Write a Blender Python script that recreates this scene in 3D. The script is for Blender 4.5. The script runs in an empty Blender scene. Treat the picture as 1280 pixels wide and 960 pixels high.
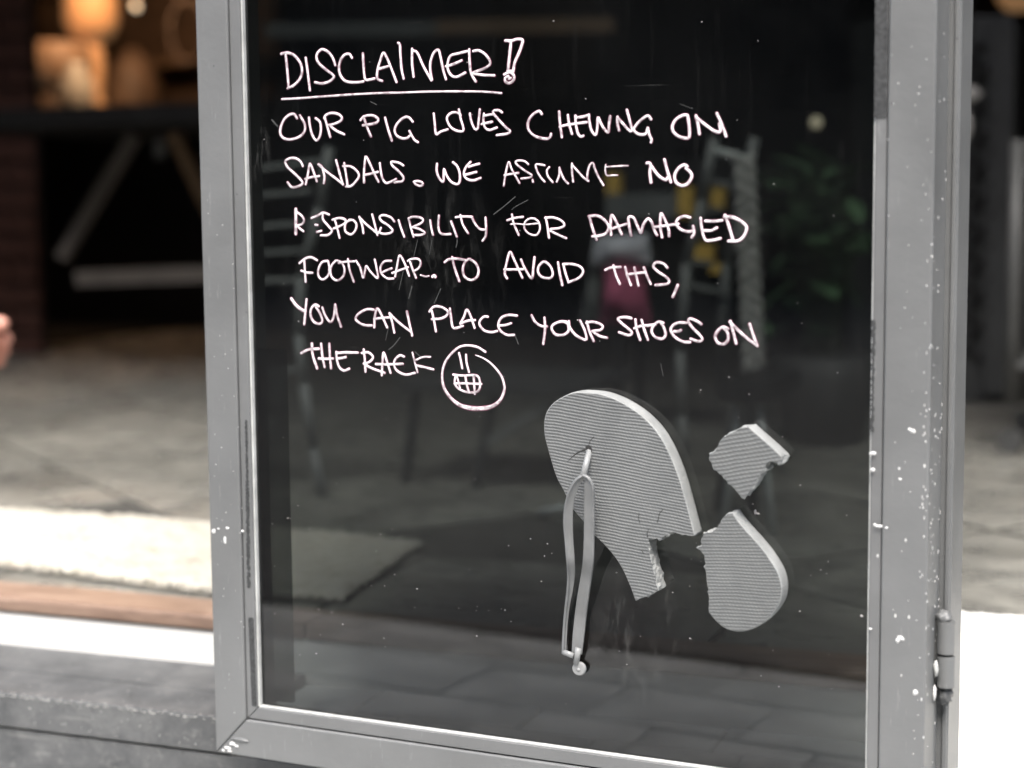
import bpy, bmesh, math, random
from mathutils import Vector, Matrix, noise
random.seed(7)
S = bpy.context.scene
COL = S.collection
R_ = math.radians

# ------------------------------------------------------------------ camera
FPX = 2070.0
RM = Matrix(((0.9353152371882908, 0.028573446498444625, -0.3526598435300113),
             (0.3537065093521369, -0.10024893689631216, 0.9299687392020691),
             (-0.008781362385087097, -0.99455201412815, -0.10387097221217308)))
CAMP = Vector((0, 0, 0.62))
cam = bpy.data.cameras.new('camera')
cam.sensor_width = 36
cam.lens = 36 * FPX / 1280
cam.clip_start = 0.05
cam.clip_end = 500
cam.dof.use_dof = True
cam.dof.focus_distance = 1.36
cam.dof.aperture_fstop = 3.0
camo = bpy.data.objects.new('camera', cam)
COL.objects.link(camo)
m = Matrix.Identity(4)
xr = RM @ Vector((1, 0, 0)); yu = RM @ Vector((0, -1, 0)); zb = RM @ Vector((0, 0, -1))
for i in range(3):
    m[i][0] = xr[i]; m[i][1] = yu[i]; m[i][2] = zb[i]; m[i][3] = CAMP[i]
camo.matrix_world = m
S.camera = camo

# ------------------------------------------------------------------ light (overcast)
SUN_EL, SUN_AZ = 60.0, 162.0
w = bpy.data.worlds.new('World'); S.world = w; w.use_nodes = True
nt = w.node_tree
bg = nt.nodes['Background']
sky = nt.nodes.new('ShaderNodeTexSky'); sky.sky_type = 'NISHITA'; sky.sun_disc = False
sky.sun_elevation = R_(SUN_EL); sky.sun_rotation = R_(SUN_AZ)
sky.air_density = 1.0; sky.dust_density = 4.5; sky.ozone_density = 0.6
nt.links.new(sky.outputs[0], bg.inputs[0]); bg.inputs[1].default_value = 0.13
sl = bpy.data.lights.new('sun', 'SUN'); sl.energy = 1.9; sl.angle = R_(35); sl.color = (1, 0.995, 0.985)
so = bpy.data.objects.new('sun', sl); COL.objects.link(so)
so.rotation_euler = (R_(90 - SUN_EL), 0, R_(180 - SUN_AZ))
so.location = (0, -3, 5)
S.view_settings.view_transform = 'Standard'; S.view_settings.look = 'None'
S.view_settings.exposure = 1.65; S.view_settings.gamma = 1

# ------------------------------------------------------------------ helpers
def ray(x, y): return RM @ Vector(((x - 640) / FPX, (y - 480) / FPX, 1))
def hit(p0, n, x, y):
    r = ray(x, y); return CAMP + r * ((p0 - CAMP).dot(n) / r.dot(n))
def atY(x, y, Y): return hit(Vector((0, Y, 0)), Vector((0, 1, 0)), x, y)
def atZ(x, y, Z): return hit(Vector((0, 0, Z)), Vector((0, 0, 1)), x, y)
# door frame of reference: u to the right, w up, n towards the street
DU = Vector((0.9974782, -0.07097346, 0)); DN = Vector((-0.07097346, -0.9974782, 0)); DW = Vector((0, 0, 1))
DO = Vector((-0.44394104, 1.26229914, 0.62 - 0.13999175))
DM = Matrix(((DU.x, DW.x, DN.x, DO.x), (DU.y, DW.y, DN.y, DO.y), (DU.z, DW.z, DN.z, DO.z), (0, 0, 0, 1)))
def dl(x, y, n=0.0):
    p = hit(DO + DN * n, DN, x, y) - DO
    return (p.dot(DU), p.z)

FLOOR = 0.196; PAVE = 0.135

def setp(o, label=None, cat=None, group=None, kind=None):
    if label: o['label'] = label
    if cat: o['category'] = cat
    if group: o['group'] = group
    if kind: o['kind'] = kind
    return o
def mesh_obj(name, verts, faces, mats, parent=None, mat=None, smooth=False, fm=None):
    me = bpy.data.meshes.new(name); me.from_pydata([tuple(v) for v in verts], [], faces); me.update()
    if not isinstance(mats, (list, tuple)): mats = [mats]
    for q in mats: me.materials.append(q)
    if fm: me.polygons.foreach_set('material_index', fm)
    if smooth: me.polygons.foreach_set('use_smooth', [True] * len(me.polygons))
    o = bpy.data.objects.new(name, me); COL.objects.link(o)
    if parent: o.parent = parent
    if mat is not None: o.matrix_world = mat
    return o
def bm_obj(name, bm, mats, parent=None, mtx=None, smooth=False):
    bmesh.ops.recalc_face_normals(bm, faces=bm.faces)
    me = bpy.data.meshes.new(name); bm.to_mesh(me); bm.free()
    if not isinstance(mats, (list, tuple)): mats = [mats]
    for q in mats: me.materials.append(q)
    if smooth: me.polygons.foreach_set('use_smooth', [True] * len(me.polygons))
    o = bpy.data.objects.new(name, me); COL.objects.link(o)
    if parent: o.parent = parent
    if mtx is not None: o.matrix_local = mtx
    return o
def empty(name, loc=(0, 0, 0), rz=0.0):
    o = bpy.data.objects.new(name, None); o.empty_display_size = 0.1; COL.objects.link(o)
    o.location = loc; o.rotation_euler = (0, 0, rz); return o
def bbox(bm, x0, x1, y0, y1, z0, z1, bev=0.0):
    r = bmesh.ops.create_cube(bm, size=1)
    vs = r['verts']
    for v in vs:
        v.co = Vector(((x0 + x1) / 2 + v.co.x * (x1 - x0), (y0 + y1) / 2 + v.co.y * (y1 - y0), (z0 + z1) / 2 + v.co.z * (z1 - z0)))
    if bev > 0:
        es = list({e for v in vs for e in v.link_edges})
        bmesh.ops.bevel(bm, geom=es, offset=bev, segments=2, affect='EDGES', profile=0.5)
def box(name, b, mat, parent=None, bev=0.0, mtx=None):
    bm = bmesh.new(); bbox(bm, *b, bev=bev); return bm_obj(name, bm, mat, parent, mtx)
def bar(bm, a, b, r, seg=8, r2=None):
    a = Vector(a); b = Vector(b); r2 = r if r2 is None else r2
    d = (b - a); L = d.length; q = d.to_track_quat('Z', 'Y').to_matrix().to_4x4()
    bmesh.ops.create_cone(bm, cap_ends=True, segments=seg, radius1=r, radius2=r2, depth=L,
                          matrix=Matrix.Translation((a + b) / 2) @ q)
def flatbar(bm, a, b, wd, th):
    a = Vector(a); b = Vector(b); d = b - a; L = d.length
    q = d.to_track_quat('Z', 'Y').to_matrix().to_4x4()
    r = bmesh.ops.create_cube(bm, size=1)
    M = Matrix.Translation((a + b) / 2) @ q @ Matrix.Diagonal((wd, th, L, 1))
    bmesh.ops.transform(bm, matrix=M, verts=r['verts'])
def catmull(pts, step):
    P = [Vector(p) for p in pts]
    if len(P) < 3:
        n = max(2, int((P[1] - P[0]).length / step)); return [P[0].lerp(P[-1], i / n) for i in range(n + 1)]
    Q = [P[0] * 2 - P[1]] + P + [P[-1] * 2 - P[-2]]
    out = []
    for i in range(1, len(Q) - 2):
        p0, p1, p2, p3 = Q[i - 1], Q[i], Q[i + 1], Q[i + 2]
        n = max(2, int((p2 - p1).length / step))
        for k in range(n):
            t = k / n
            out.append(0.5 * ((2 * p1) + (p2 - p0) * t + (2 * p0 - 5 * p1 + 4 * p2 - p3) * t * t + (3 * p1 - p0 - 3 * p2 + p3) * t ** 3))
    out.append(P[-1]); return out

# ------------------------------------------------------------------ materials
class NB:
    def __init__(s, name):
        s.m = bpy.data.materials.new(name); s.m.use_nodes = True; s.t = s.m.node_tree
        s.b = s.t.nodes['Principled BSDF']; s.o = s.t.nodes['Material Output']
    def n(s, t, **k):
        x = s.t.nodes.new(t)
        for a, v in k.items(): setattr(x, a, v)
        return x
    def l(s, a, b): s.t.links.new(a, b)
    def coord(s, kind='Object', scale=(1, 1, 1), rot=(0, 0, 0)):
        c = s.n('ShaderNodeTexCoord'); mp = s.n('ShaderNodeMapping')
        mp.inputs['Scale'].default_value = scale; mp.inputs['Rotation'].default_value = rot
        s.l(c.outputs[kind], mp.inputs[0]); return mp.outputs[0]
    def noise(s, v, scale, detail=4, rough=0.55, dist=0.0):
        x = s.n('ShaderNodeTexNoise'); x.inputs['Scale'].default_value = scale; x.inputs['Detail'].default_value = detail
        x.inputs['Roughness'].default_value = rough; x.inputs['Distortion'].default_value = dist
        s.l(v, x.inputs['Vector']); return x.outputs['Fac']
    def ramp(s, f, stops):
        x = s.n('ShaderNodeValToRGB'); e = x.color_ramp.elements
        while len(e) < len(stops): e.new(0.5)
        for i, (p, c) in enumerate(stops):
            e[i].position = p; e[i].color = (*c, 1) if len(c) == 3 else c
        s.l(f, x.inputs[0]); return x.outputs[0]
    def math(s, op, a, b=None, clamp=False):
        x = s.n('ShaderNodeMath', operation=op); x.use_clamp = clamp
        for i, q in enumerate((a, b)):
            if q is None: continue
            if isinstance(q, (int, float)): x.inputs[i].default_value = q
            else: s.l(q, x.inputs[i])
        return x.outputs[0]
    def mixc(s, f, a, b):
        x = s.n('ShaderNodeMix', data_type='RGBA')
        if isinstance(f, (int, float)): x.inputs[0].default_value = f
        else: s.l(f, x.inputs[0])
        for i, q in ((6, a), (7, b)):
            if isinstance(q, tuple): x.inputs[i].default_value = (*q, 1)
            else: s.l(q, x.inputs[i])
        return x.outputs[2]
    def bump(s, h, dist, strength=1.0):
        x = s.n('ShaderNodeBump'); x.inputs['Distance'].default_value = dist; x.inputs['Strength'].default_value = strength
        s.l(h, x.inputs['Height']); s.l(x.outputs[0], s.b.inputs['Normal']); return x
def simple(name, col, rough=0.6, var=0.25, scale=20, bump=0.0, metal=0.0, spec=0.5):
    q = NB(name); v = q.coord(); f = q.noise(v, scale)
    q.l(q.ramp(f, [(0.3, tuple(c * (1 - var) for c in col)), (0.7, tuple(min(1, c * (1 + var)) for c in col))]), q.b.inputs['Base Color'])
    q.b.inputs['Roughness'].default_value = rough; q.b.inputs['Metallic'].default_value = metal
    q.b.inputs['Specular IOR Level'].default_value = spec
    if bump: q.bump(f, bump)
    return q.m
def paint_mat(name, base, chip=0.0):
    q = NB(name); v = q.coord()
    f = q.noise(v, 9, 5); f2 = q.noise(v, 120, 3); f3 = q.noise(q.coord(scale=(30, 4, 30)), 6, 6, 0.7)
    c = q.ramp(f, [(0.3, tuple(x * 0.87 for x in base)), (0.7, tuple(x * 1.1 for x in base))])
    c = q.mixc(q.ramp(f3, [(0.62, (0, 0, 0)), (0.74, (0.35, 0.35, 0.35))]), c, (0.36, 0.37, 0.37))
    vo = q.n('ShaderNodeTexVoronoi'); vo.inputs['Scale'].default_value = 130; q.l(q.coord(scale=(1, 0.55, 1)), vo.inputs['Vector'])
    reg = q.noise(v, 4.5, 2)
    spk = q.math('MULTIPLY', q.math('LESS_THAN', vo.outputs['Distance'], 0.11), q.math('GREATER_THAN', reg, 0.6 - chip))
    c = q.mixc(q.math('MULTIPLY', spk, 0.7), c, (0.7, 0.7, 0.68))
    vo2 = q.n('ShaderNodeTexVoronoi'); vo2.inputs['Scale'].default_value = 75; q.l(v, vo2.inputs['Vector'])
    dk = q.math('MULTIPLY', q.math('LESS_THAN', vo2.outputs['Distance'], 0.07), q.math('GREATER_THAN', q.noise(v, 7, 2), 0.58))
    c = q.mixc(q.math('MULTIPLY', dk, 0.6), c, (0.05, 0.05, 0.05))
    q.l(c, q.b.inputs['Base Color'])
    q.l(q.ramp(f, [(0.3, (0.42,) * 3), (0.7, (0.58,) * 3)]), q.b.inputs['Roughness'])
    h = q.math('ADD', q.math('MULTIPLY', f2, 0.5), q.math('MULTIPLY', f, 1.0))
    q.bump(h, 0.0006); return q.m
M = {}
M['paint'] = paint_mat('grey_paint', (0.134, 0.1385, 0.139), -0.03)
def sillm():
    q = NB('worn_grey_sill'); v = q.coord(); f = q.noise(v, 14, 8, 0.7, 0.4); g = q.noise(q.coord(scale=(1, 1, 1)), 60, 6, 0.75); k = q.noise(q.coord(scale=(2, 30, 30)), 5, 6, 0.7)
    c = q.ramp(f, [(0.32, (0.060, 0.063, 0.065)), (0.5, (0.093, 0.096, 0.098)), (0.68, (0.14, 0.143, 0.142))])
    c = q.mixc(q.ramp(g, [(0.56, (0,) * 3), (0.7, (0.5,) * 3)]), c, (0.2, 0.2, 0.195))
    c = q.mixc(q.ramp(k, [(0.6, (0,) * 3), (0.7, (0.45,) * 3)]), c, (0.24, 0.24, 0.23))
    c = q.mixc(q.ramp(g, [(0.3, (0.6,) * 3), (0.4, (0,) * 3)]), c, (0.03, 0.03, 0.03))
    q.l(c, q.b.inputs['Base Color']); q.b.inputs['Roughness'].default_value = 0.6; q.b.inputs['Specular IOR Level'].default_value = 0.35; q.bump(g, 0.0008); return q.m
M['paint_sill'] = sillm()
M['bead'] = paint_mat('bead_paint', (0.130, 0.134, 0.135), -0.05)
M['gasket'] = simple('dark_worn_patch', (0.034, 0.036, 0.037), 0.7, 0.5, 300, 0.0004)
M['rim_light'] = simple('painted_edge_highlight', (0.42, 0.43, 0.42), 0.35, 0.2, 60)  # pale colour in place of light caught along the bead edge
M['chip'] = simple('pale_chipped_primer', (0.42, 0.42, 0.4), 0.6, 0.4, 400)
M['splat'] = simple('white_splatter', (0.6, 0.6, 0.59), 0.5, 0.05)
def inkm():
    q = NB('white_marker_ink'); v = q.coord(); f = q.noise(v, 170, 4, 0.65); g = q.noise(v, 14, 3)
    t = q.math('ADD', q.math('MULTIPLY', f, 0.75), q.math('MULTIPLY', g, 0.45))
    q.l(q.ramp(t, [(0.43, (0.2, 0.17, 0.18)), (0.52, (0.36, 0.32, 0.335)), (0.63, (0.72, 0.67, 0.69))]), q.b.inputs['Base Color']); q.b.inputs['Roughness'].default_value = 0.6
    return q.m
M['marker'] = inkm()
M['marker_thin'] = simple('worn_marker_ink', (0.28, 0.27, 0.27), 0.6, 0.3, 500)
M['ink_edge'] = simple('pink_marker_edge', (0.16, 0.045, 0.08), 0.7, 0.2, 300)
M['strap'] = simple('grey_rubber_strap', (0.155, 0.16, 0.161), 0.42, 0.12, 60, 0.0002)
M['strap_edge'] = simple('pale_rubber_edge', (0.22, 0.227, 0.227), 0.4, 0.1, 60)
M['foam'] = NB('pale_foam_edge').m
def foam():
    q = NB('pale_foam'); v = q.coord(); f = q.noise(v, 260, 5, 0.7); g = q.noise(v, 40, 3)
    q.l(q.ramp(g, [(0.3, (0.19, 0.198, 0.195)), (0.7, (0.27, 0.28, 0.275))]), q.b.inputs['Base Color']); q.b.inputs['Roughness'].default_value = 0.8
    q.bump(f, 0.0012); return q.m
M['foam'] = foam()
def sole(name, ang, pr, pc, base=(0.114, 0.120, 0.121), amp=0.00045):
    q = NB(name); v = q.coord(rot=(0, 0, ang)); sp = q.n('ShaderNodeSeparateXYZ'); 
    wob = q.n('ShaderNodeVectorMath', operation='ADD'); q.l(v, wob.inputs[0])
    nz = q.n('ShaderNodeTexNoise'); nz.inputs['Scale'].default_value = 25; q.l(v, nz.inputs['Vector'])
    sc = q.n('ShaderNodeVectorMath', operation='SCALE'); sc.inputs['Scale'].default_value = 0.0040; q.l(nz.outputs['Color'], sc.inputs[0]); q.l(sc.outputs[0], wob.inputs[1])
    q.l(wob.outputs[0], sp.inputs[0])
    a = q.math('SINE', q.math('MULTIPLY', sp.outputs[1], 2 * math.pi / pr))
    b = q.math('SINE', q.math('MULTIPLY', q.math('ADD', sp.outputs[0], q.math('MULTIPLY', sp.outputs[1], 0.5)), 2 * math.pi / pc))
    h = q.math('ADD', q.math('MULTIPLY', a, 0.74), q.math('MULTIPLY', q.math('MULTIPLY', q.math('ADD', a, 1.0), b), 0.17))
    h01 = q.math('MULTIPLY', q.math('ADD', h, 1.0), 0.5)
    g = q.noise(v, 16, 4); wear = q.noise(v, 90, 4, 0.7)
    c = q.ramp(g, [(0.3, tuple(x * 0.86 for x in base)), (0.7, tuple(x * 1.1 for x in base))])
    st_ = q.noise(v, 24, 3, 0.5); c = q.mixc(q.ramp(st_, [(0.58, (0,) * 3), (0.72, (0.2,) * 3)]), c, tuple(x * 0.45 for x in base))
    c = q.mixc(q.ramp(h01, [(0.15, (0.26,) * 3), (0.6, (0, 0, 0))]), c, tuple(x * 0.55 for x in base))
    pk = q.math('MULTIPLY', q.math('GREATER_THAN', h01, 0.72), q.math('GREATER_THAN', wear, 0.5))
    c = q.mixc(q.math('MULTIPLY', pk, 0.15), c, (0.3, 0.31, 0.3))
    q.l(c, q.b.inputs['Base Color']); q.b.inputs['Roughness'].default_value = 0.6
    q.bump(h01, amp, 1.0); return q.m
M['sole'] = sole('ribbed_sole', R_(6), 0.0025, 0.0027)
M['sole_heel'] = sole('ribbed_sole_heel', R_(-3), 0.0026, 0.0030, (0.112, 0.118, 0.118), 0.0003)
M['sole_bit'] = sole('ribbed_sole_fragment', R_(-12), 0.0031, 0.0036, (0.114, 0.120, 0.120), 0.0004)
M['scratch'] = simple('scratched_dust', (0.04, 0.042, 0.041), 0.8, 0.6, 500)
M['crack'] = simple('crack_shadow', (0.02, 0.02, 0.02), 0.9, 0.2)

def glass_mats():
    q = NB('tinted_glass_front'); q.t.nodes.remove(q.b)
    v = q.coord()
    tr = q.n('ShaderNodeBsdfTransparent'); tr.inputs[0].default_value = (0.375, 0.398, 0.392, 1)
    gl = q.n('ShaderNodeBsdfGlossy'); gl.inputs['Roughness'].default_value = 0.02; gl.inputs[0].default_value = (1, 1, 1, 1)
    lw = q.n('ShaderNodeFresnel'); lw.inputs['IOR'].default_value = 1.58
    m1 = q.n('ShaderNodeMixShader'); q.l(lw.outputs[0], m1.inputs[0]); q.l(tr.outputs[0], m1.inputs[1]); q.l(gl.outputs[0], m1.inputs[2])
    di = q.n('ShaderNodeBsdfDiffuse'); di.inputs[0].default_value = (0.62, 0.63, 0.61, 1)
    big = q.noise(v, 5, 5, 0.6)
    streak = q.noise(q.coord(scale=(34, 3, 1), rot=(0, 0, 0.35)), 3.2, 5, 0.65, 0.6)
    scr = q.noise(q.coord(scale=(4, 160, 1), rot=(0, 0, 0.9)), 2.3, 2, 0.5)
    scr2 = q.noise(q.coord(scale=(4, 200, 1), rot=(0, 0, -0.5)), 2.7, 2, 0.5)
    fine = q.noise(v, 420, 2, 0.7)
    f = q.ramp(big, [(0.35, (0.001,) * 3), (0.75, (0.007,) * 3)])
    f = q.math('ADD', f, q.ramp(streak, [(0.55, (0,) * 3), (0.85, (0.006,) * 3)]))
    f = q.math('ADD', f, q.math('MULTIPLY', q.ramp(scr, [(0.74, (0,) * 3), (0.8, (0.03,) * 3)]), q.math('GREATER_THAN', big, 0.5)))
    f = q.math('ADD', f, q.math('MULTIPLY', q.ramp(scr2, [(0.75, (0,) * 3), (0.8, (0.03,) * 3)]), q.math('GREATER_THAN', q.noise(v, 8), 0.55)))
    f = q.math('ADD', f, q.ramp(fine, [(0.74, (0,) * 3), (0.8, (0.025,) * 3)]))
    # two smeared patches left by glue and hands
    for (cx, cy, sx, sy, k) in ((0.075, -0.19, 0.05, 0.075, 0.10), (-0.10, 0.10, 0.07, 0.07, 0.05), (-0.275, 0.19, 0.012, 0.03, 0.13)):
        mp = q.n('ShaderNodeMapping'); mp.vector_type = 'POINT'
        mp.inputs['Location'].default_value = (-cx / sx, -cy / sy, 0); mp.inputs['Scale'].default_value = (1 / sx, 1 / sy, 0)
        c = q.n('ShaderNodeTexCoord'); q.l(c.outputs['Object'], mp.inputs[0])
        g = q.n('ShaderNodeTexGradient', gradient_type='SPHERICAL'); q.l(mp.outputs[0], g.inputs[0])
        nn = q.ramp(q.noise(q.coord(scale=(60, 18, 1)), 1.6, 6, 0.7, 0.5), [(0.5, (0,) * 3), (0.72, (1,) * 3)])
        f = q.math('ADD', f, q.math('MULTIPLY', q.math('MULTIPLY', g.outputs['Fac'], nn), k))
    m2 = q.n('ShaderNodeMixShader'); q.l(f, m2.inputs[0]); q.l(m1.outputs[0], m2.inputs[1]); q.l(di.outputs[0], m2.inputs[2])
    q.l(m2.outputs[0], q.o.inputs[0])
    p = NB('tinted_glass_body'); p.t.nodes.remove(p.b); t2 = p.n('ShaderNodeBsdfTransparent'); t2.inputs[0].default_value = (0.37, 0.392, 0.387, 1)
    p.l(t2.outputs[0], p.o.inputs[0])
    return q.m, p.m
M['glass_f'], M['glass_b'] = glass_mats()
M['strip'] = NB('dark_film'); 
def film():
    q = NB('dark_tint'); q.t.nodes.remove(q.b); t = q.n('ShaderNodeBsdfTransparent'); t.inputs[0].default_value = (0.42, 0.44, 0.43, 1)
    q.l(t.outputs[0], q.o.inputs[0]); return q.m
M['strip'] = film()

def slate():
    q = NB('slate_tile'); v = q.coord('Generated'); c0 = q.n('ShaderNodeObjectInfo')
    vo = q.n('ShaderNodeVectorMath', operation='ADD'); q.l(v, vo.inputs[0])
    cb = q.n('ShaderNodeCombineXYZ'); q.l(q.math('MULTIPLY', c0.outputs['Random'], 40.0), cb.inputs[0]); q.l(q.math('MULTIPLY', c0.outputs['Random'], 17.0), cb.inputs[1]); q.l(cb.outputs[0], vo.inputs[1])
    f = q.noise(vo.outputs[0], 2.2, 5, 0.55, 0.9); g = q.noise(vo.outputs[0], 6, 3, 0.5, 0.4)
    c = q.ramp(f, [(0.3, (0.12, 0.124, 0.115)), (0.5, (0.185, 0.187, 0.172)), (0.68, (0.31, 0.31, 0.28))])
    c = q.mixc(q.math('MULTIPLY', g, 0.22), c, (0.36, 0.31, 0.24))
    q.l(c, q.b.inputs['Base Color']); q.l(q.ramp(g, [(0.3, (0.2,) * 3), (0.7, (0.42,) * 3)]), q.b.inputs['Roughness'])
    q.b.inputs['Specular IOR Level'].default_value = 0.6
    q.bump(f, 0.007); return q.m
M['slate'] = slate()
M['grout'] = simple('grout', (0.06, 0.058, 0.052), 0.8, 0.2)
M['pave'] = simple('paving_stone', (0.46, 0.46, 0.44), 0.85, 0.3, 7, 0.002)
M['pave_dark'] = simple('street_paving_stone', (0.42, 0.43, 0.42), 0.85, 0.3, 7, 0.002)
M['darkstone'] = simple('dark_kerb_stone', (0.05, 0.05, 0.05), 0.8, 0.2, 8)
M['asphalt'] = simple('street_ground', (0.07, 0.07, 0.068), 0.9, 0.25, 12, 0.002)
M['riser'] = simple('white_painted_riser', (0.8, 0.8, 0.77), 0.6, 0.05, 8, 0.0005)
M['marble'] = NB('brown_marble')
def marble():
    q = NB('brown_marble_nosing'); v = q.coord(scale=(1, 3, 3)); f = q.noise(v, 7, 7, 0.65, 1.5); g = q.noise(v, 50, 4)
    c = q.ramp(f, [(0.32, (0.15, 0.095, 0.07)), (0.5, (0.26, 0.175, 0.13)), (0.68, (0.42, 0.31, 0.24))])
    q.l(q.mixc(q.math('MULTIPLY', g, 0.3), c, (0.3, 0.22, 0.17)), q.b.inputs['Base Color']); q.b.inputs['Roughness'].default_value = 0.4
    q.bump(g, 0.0008); return q.m
M['marble'] = marble()
def rugm():
    q = NB('cream_rug'); v = q.coord(); f = q.noise(q.coord(scale=(1, 2.2, 1)), 26, 7, 0.75); g = q.noise(v, 220, 4, 0.7)
    q.l(q.ramp(f, [(0.3, (0.42, 0.38, 0.29)), (0.45, (0.70, 0.66, 0.56)), (0.56, (0.78, 0.75, 0.66)), (0.72, (0.66, 0.50, 0.37))]), q.b.inputs['Base Color']); q.b.inputs['Roughness'].default_value = 0.95
    q.b.inputs['Specular IOR Level'].default_value = 0.1
    q.bump(g, 0.008); return q.m
M['rug'] = rugm()
M['rugw'] = simple('white_rug', (0.84, 0.84, 0.8), 0.9, 0.04, 200, 0.002, spec=0.1)
M['rug_under'] = simple('rug_backing', (0.03, 0.03, 0.02), 0.95, 0.3)
M['black'] = simple('matt_black', (0.012, 0.012, 0.012), 0.8, 0.3, 10, spec=0.2)
M['blackwall'] = simple('dark_interior_wall', (0.02, 0.021, 0.02), 0.85, 0.3, 3, spec=0.2)
M['ceil'] = simple('dark_ceiling', (0.03, 0.03, 0.03), 0.9, 0.2, spec=0.2)
M['farwall'] = simple('dark_far_wall', (0.035, 0.037, 0.036), 0.9, 0.3, 1.5)
M['facade'] = simple('grey_render', (0.3, 0.3, 0.29), 0.85, 0.15, 6, 0.002)
M['brick'] = simple('red_brick', (0.10, 0.044, 0.032), 0.85, 0.35, 14, 0.003)
M['mortar'] = simple('mortar', (0.05, 0.035, 0.03), 0.9, 0.3)
M['palewood'] = simple('pale_wood', (0.15, 0.135, 0.12), 0.5, 0.15, 12)
M['brownwood'] = simple('brown_wood', (0.24, 0.155, 0.09), 0.5, 0.2, 12)
M['greymetal'] = simple('light_grey_metal', (0.50, 0.52, 0.51), 0.45, 0.12, 12)
M['midgrey'] = simple('mid_grey', (0.16, 0.166, 0.163), 0.55, 0.2, 12)
M['darkgrey'] = simple('dark_grey_metal', (0.035, 0.037, 0.037), 0.5, 0.25, 12)
M['trolley'] = simple('dull_grey_tube', (0.07, 0.072, 0.07), 0.5, 0.2, 12)
M['greyfab'] = simple('pale_lilac_fabric', (0.50, 0.50, 0.55), 0.9, 0.1, 30, 0.003)
M['maroon'] = simple('maroon_fabric', (0.42, 0.10, 0.18), 0.9, 0.35, 18, 0.004)
M['yellow'] = simple('yellow_paint', (0.75, 0.48, 0.10), 0.5, 0.1, 12)
M['rope'] = simple('grey_rope', (0.45, 0.44, 0.42), 0.9, 0.3, 60, 0.003)
M['leaf'] = simple('green_leaf', (0.09, 0.17, 0.085), 0.45, 0.45, 5)
M['stem'] = simple('plant_stem', (0.05, 0.07, 0.03), 0.7, 0.3)
M['pot'] = simple('dark_pot', (0.04, 0.04, 0.04), 0.6, 0.3)
M['skin'] = simple('skin', (0.62, 0.30, 0.23), 0.5, 0.1, 30, 0.0005)
M['orange'] = simple('orange_wicker', (0.2, 0.13, 0.07), 0.6, 0.3, 25, 0.004)
M['brown'] = simple('brown_clay', (0.13, 0.085, 0.055), 0.6, 0.3, 12)
M['jar'] = simple('pale_glazed_jar', (0.6, 0.58, 0.5), 0.3, 0.1, 12)
def emit(name, col, st):
    q = NB(name); q.b.inputs['Base Color'].default_value = (*col, 1); q.b.inputs['Emission Color'].default_value = (*col, 1); q.b.inputs['Emission Strength'].default_value = st
    f = q.noise(q.coord(), 14, 3); c = q.ramp(f, [(0.3, tuple(x * 0.6 for x in col)), (0.7, col)]); q.l(c, q.b.inputs['Emission Color']); return q.m
M['lamp'] = emit('lit_lamp_shade', (0.8, 0.44, 0.20), 0.07)
M['bulb'] = emit('lit_bulb', (1.0, 0.85, 0.6), 0.6)
M['added_pendant'] = emit('added_pendant_glow', (1.0, 0.60, 0.34), 11.0)  # strong emission for the added out-of-view pendant
M['lampback'] = emit('basket_painted_glow', (0.35, 0.22, 0.13), 0.03)  # basket is no lamp; its warm lit look is given as weak emission

# ------------------------------------------------------------------ setting
g = mesh_obj('ground', [(-200, -200, 0), (200, -200, 0), (200, 200, 0), (-200, 200, 0)], [(0, 1, 2, 3)], M['asphalt']); setp(g, kind='structure')
# floor: screed slab, then slate tiles proud of it
fl = box('floor', (-7, 2.2, 1.53, 8.2, 0.004, FLOOR - 0.0058), M['grout']); setp(fl, kind='structure')
def tile_mesh(name, a, b, h, bev, rough=0.0, mat=None):
    bm = bmesh.new(); bbox(bm, -a / 2, a / 2, -b / 2, b / 2, -h, 0, bev=bev)
    me = bpy.data.meshes.new(name); bm.to_mesh(me); bm.free(); me.materials.append(mat); return me
TS = 0.44; ang = R_(52); tm = tile_mesh('floor_tile', TS - 0.012, TS - 0.012, 0.014, 0.0, mat=M['slate'])
ca, sa = math.cos(ang), math.sin(ang)
ntile = 0
for i in range(-30, 31):
    for j in range(-30, 31):
        x = -0.75 + (i * ca - j * sa) * TS; y = 1.85 + (i * sa + j * ca) * TS
        ext = TS * 0.72
        if not (1.56 + ext * 0.0 < y < 7.6): continue
        if not (-0.82 * y - 0.4 < x < -0.03 * y + 0.5): continue
        if y - ext < 1.56: continue
        o = bpy.data.objects.new('floor_tile', tm); COL.objects.link(o); o.parent = fl
        o.location = (x, y, FLOOR - random.uniform(0, 0.0015)); o.rotation_euler = (random.gauss(0, 0.001), random.gauss(0, 0.001), ang); ntile += 1
# cut tiles along the nosing are one strip of slate border slabs
bt = tile_mesh('floor_tile', 0.428, 0.30, 0.014, 0.0, mat=M['slate'])
for k in range(8):
    o = bpy.data.objects.new('floor_tile', bt); COL.objects.link(o); o.parent = fl; o.location = (-2.35 + k * 0.436, 1.72, FLOOR - 0.0035)
# step: riser and marble nosing
st = empty('entrance_step', (-0.8, 1.515, PAVE)); setp(st, 'brown marble nosing over a white painted riser running behind the glass door', 'step')
def P(o, p): o.parent = p; o.matrix_parent_inverse = Matrix.Translation(-Vector(p.location)) if p.rotation_euler.z == 0 else (Matrix.Translation(p.location) @ p.rotation_euler.to_matrix().to_4x4()).inverted(); return o
P(box('riser', (-3.2, 1.6, 1.502, 1.528, 0.004, FLOOR - 0.0185), M['riser']), st)
x = -3.2
while x < 1.5:
    x2 = x + 1.2
    P(box('nosing', (x, x2 - 0.002, 1.498, 1.565, FLOOR - 0.018, FLOOR), M['marble'], bev=0.004), st); x = x2
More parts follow.
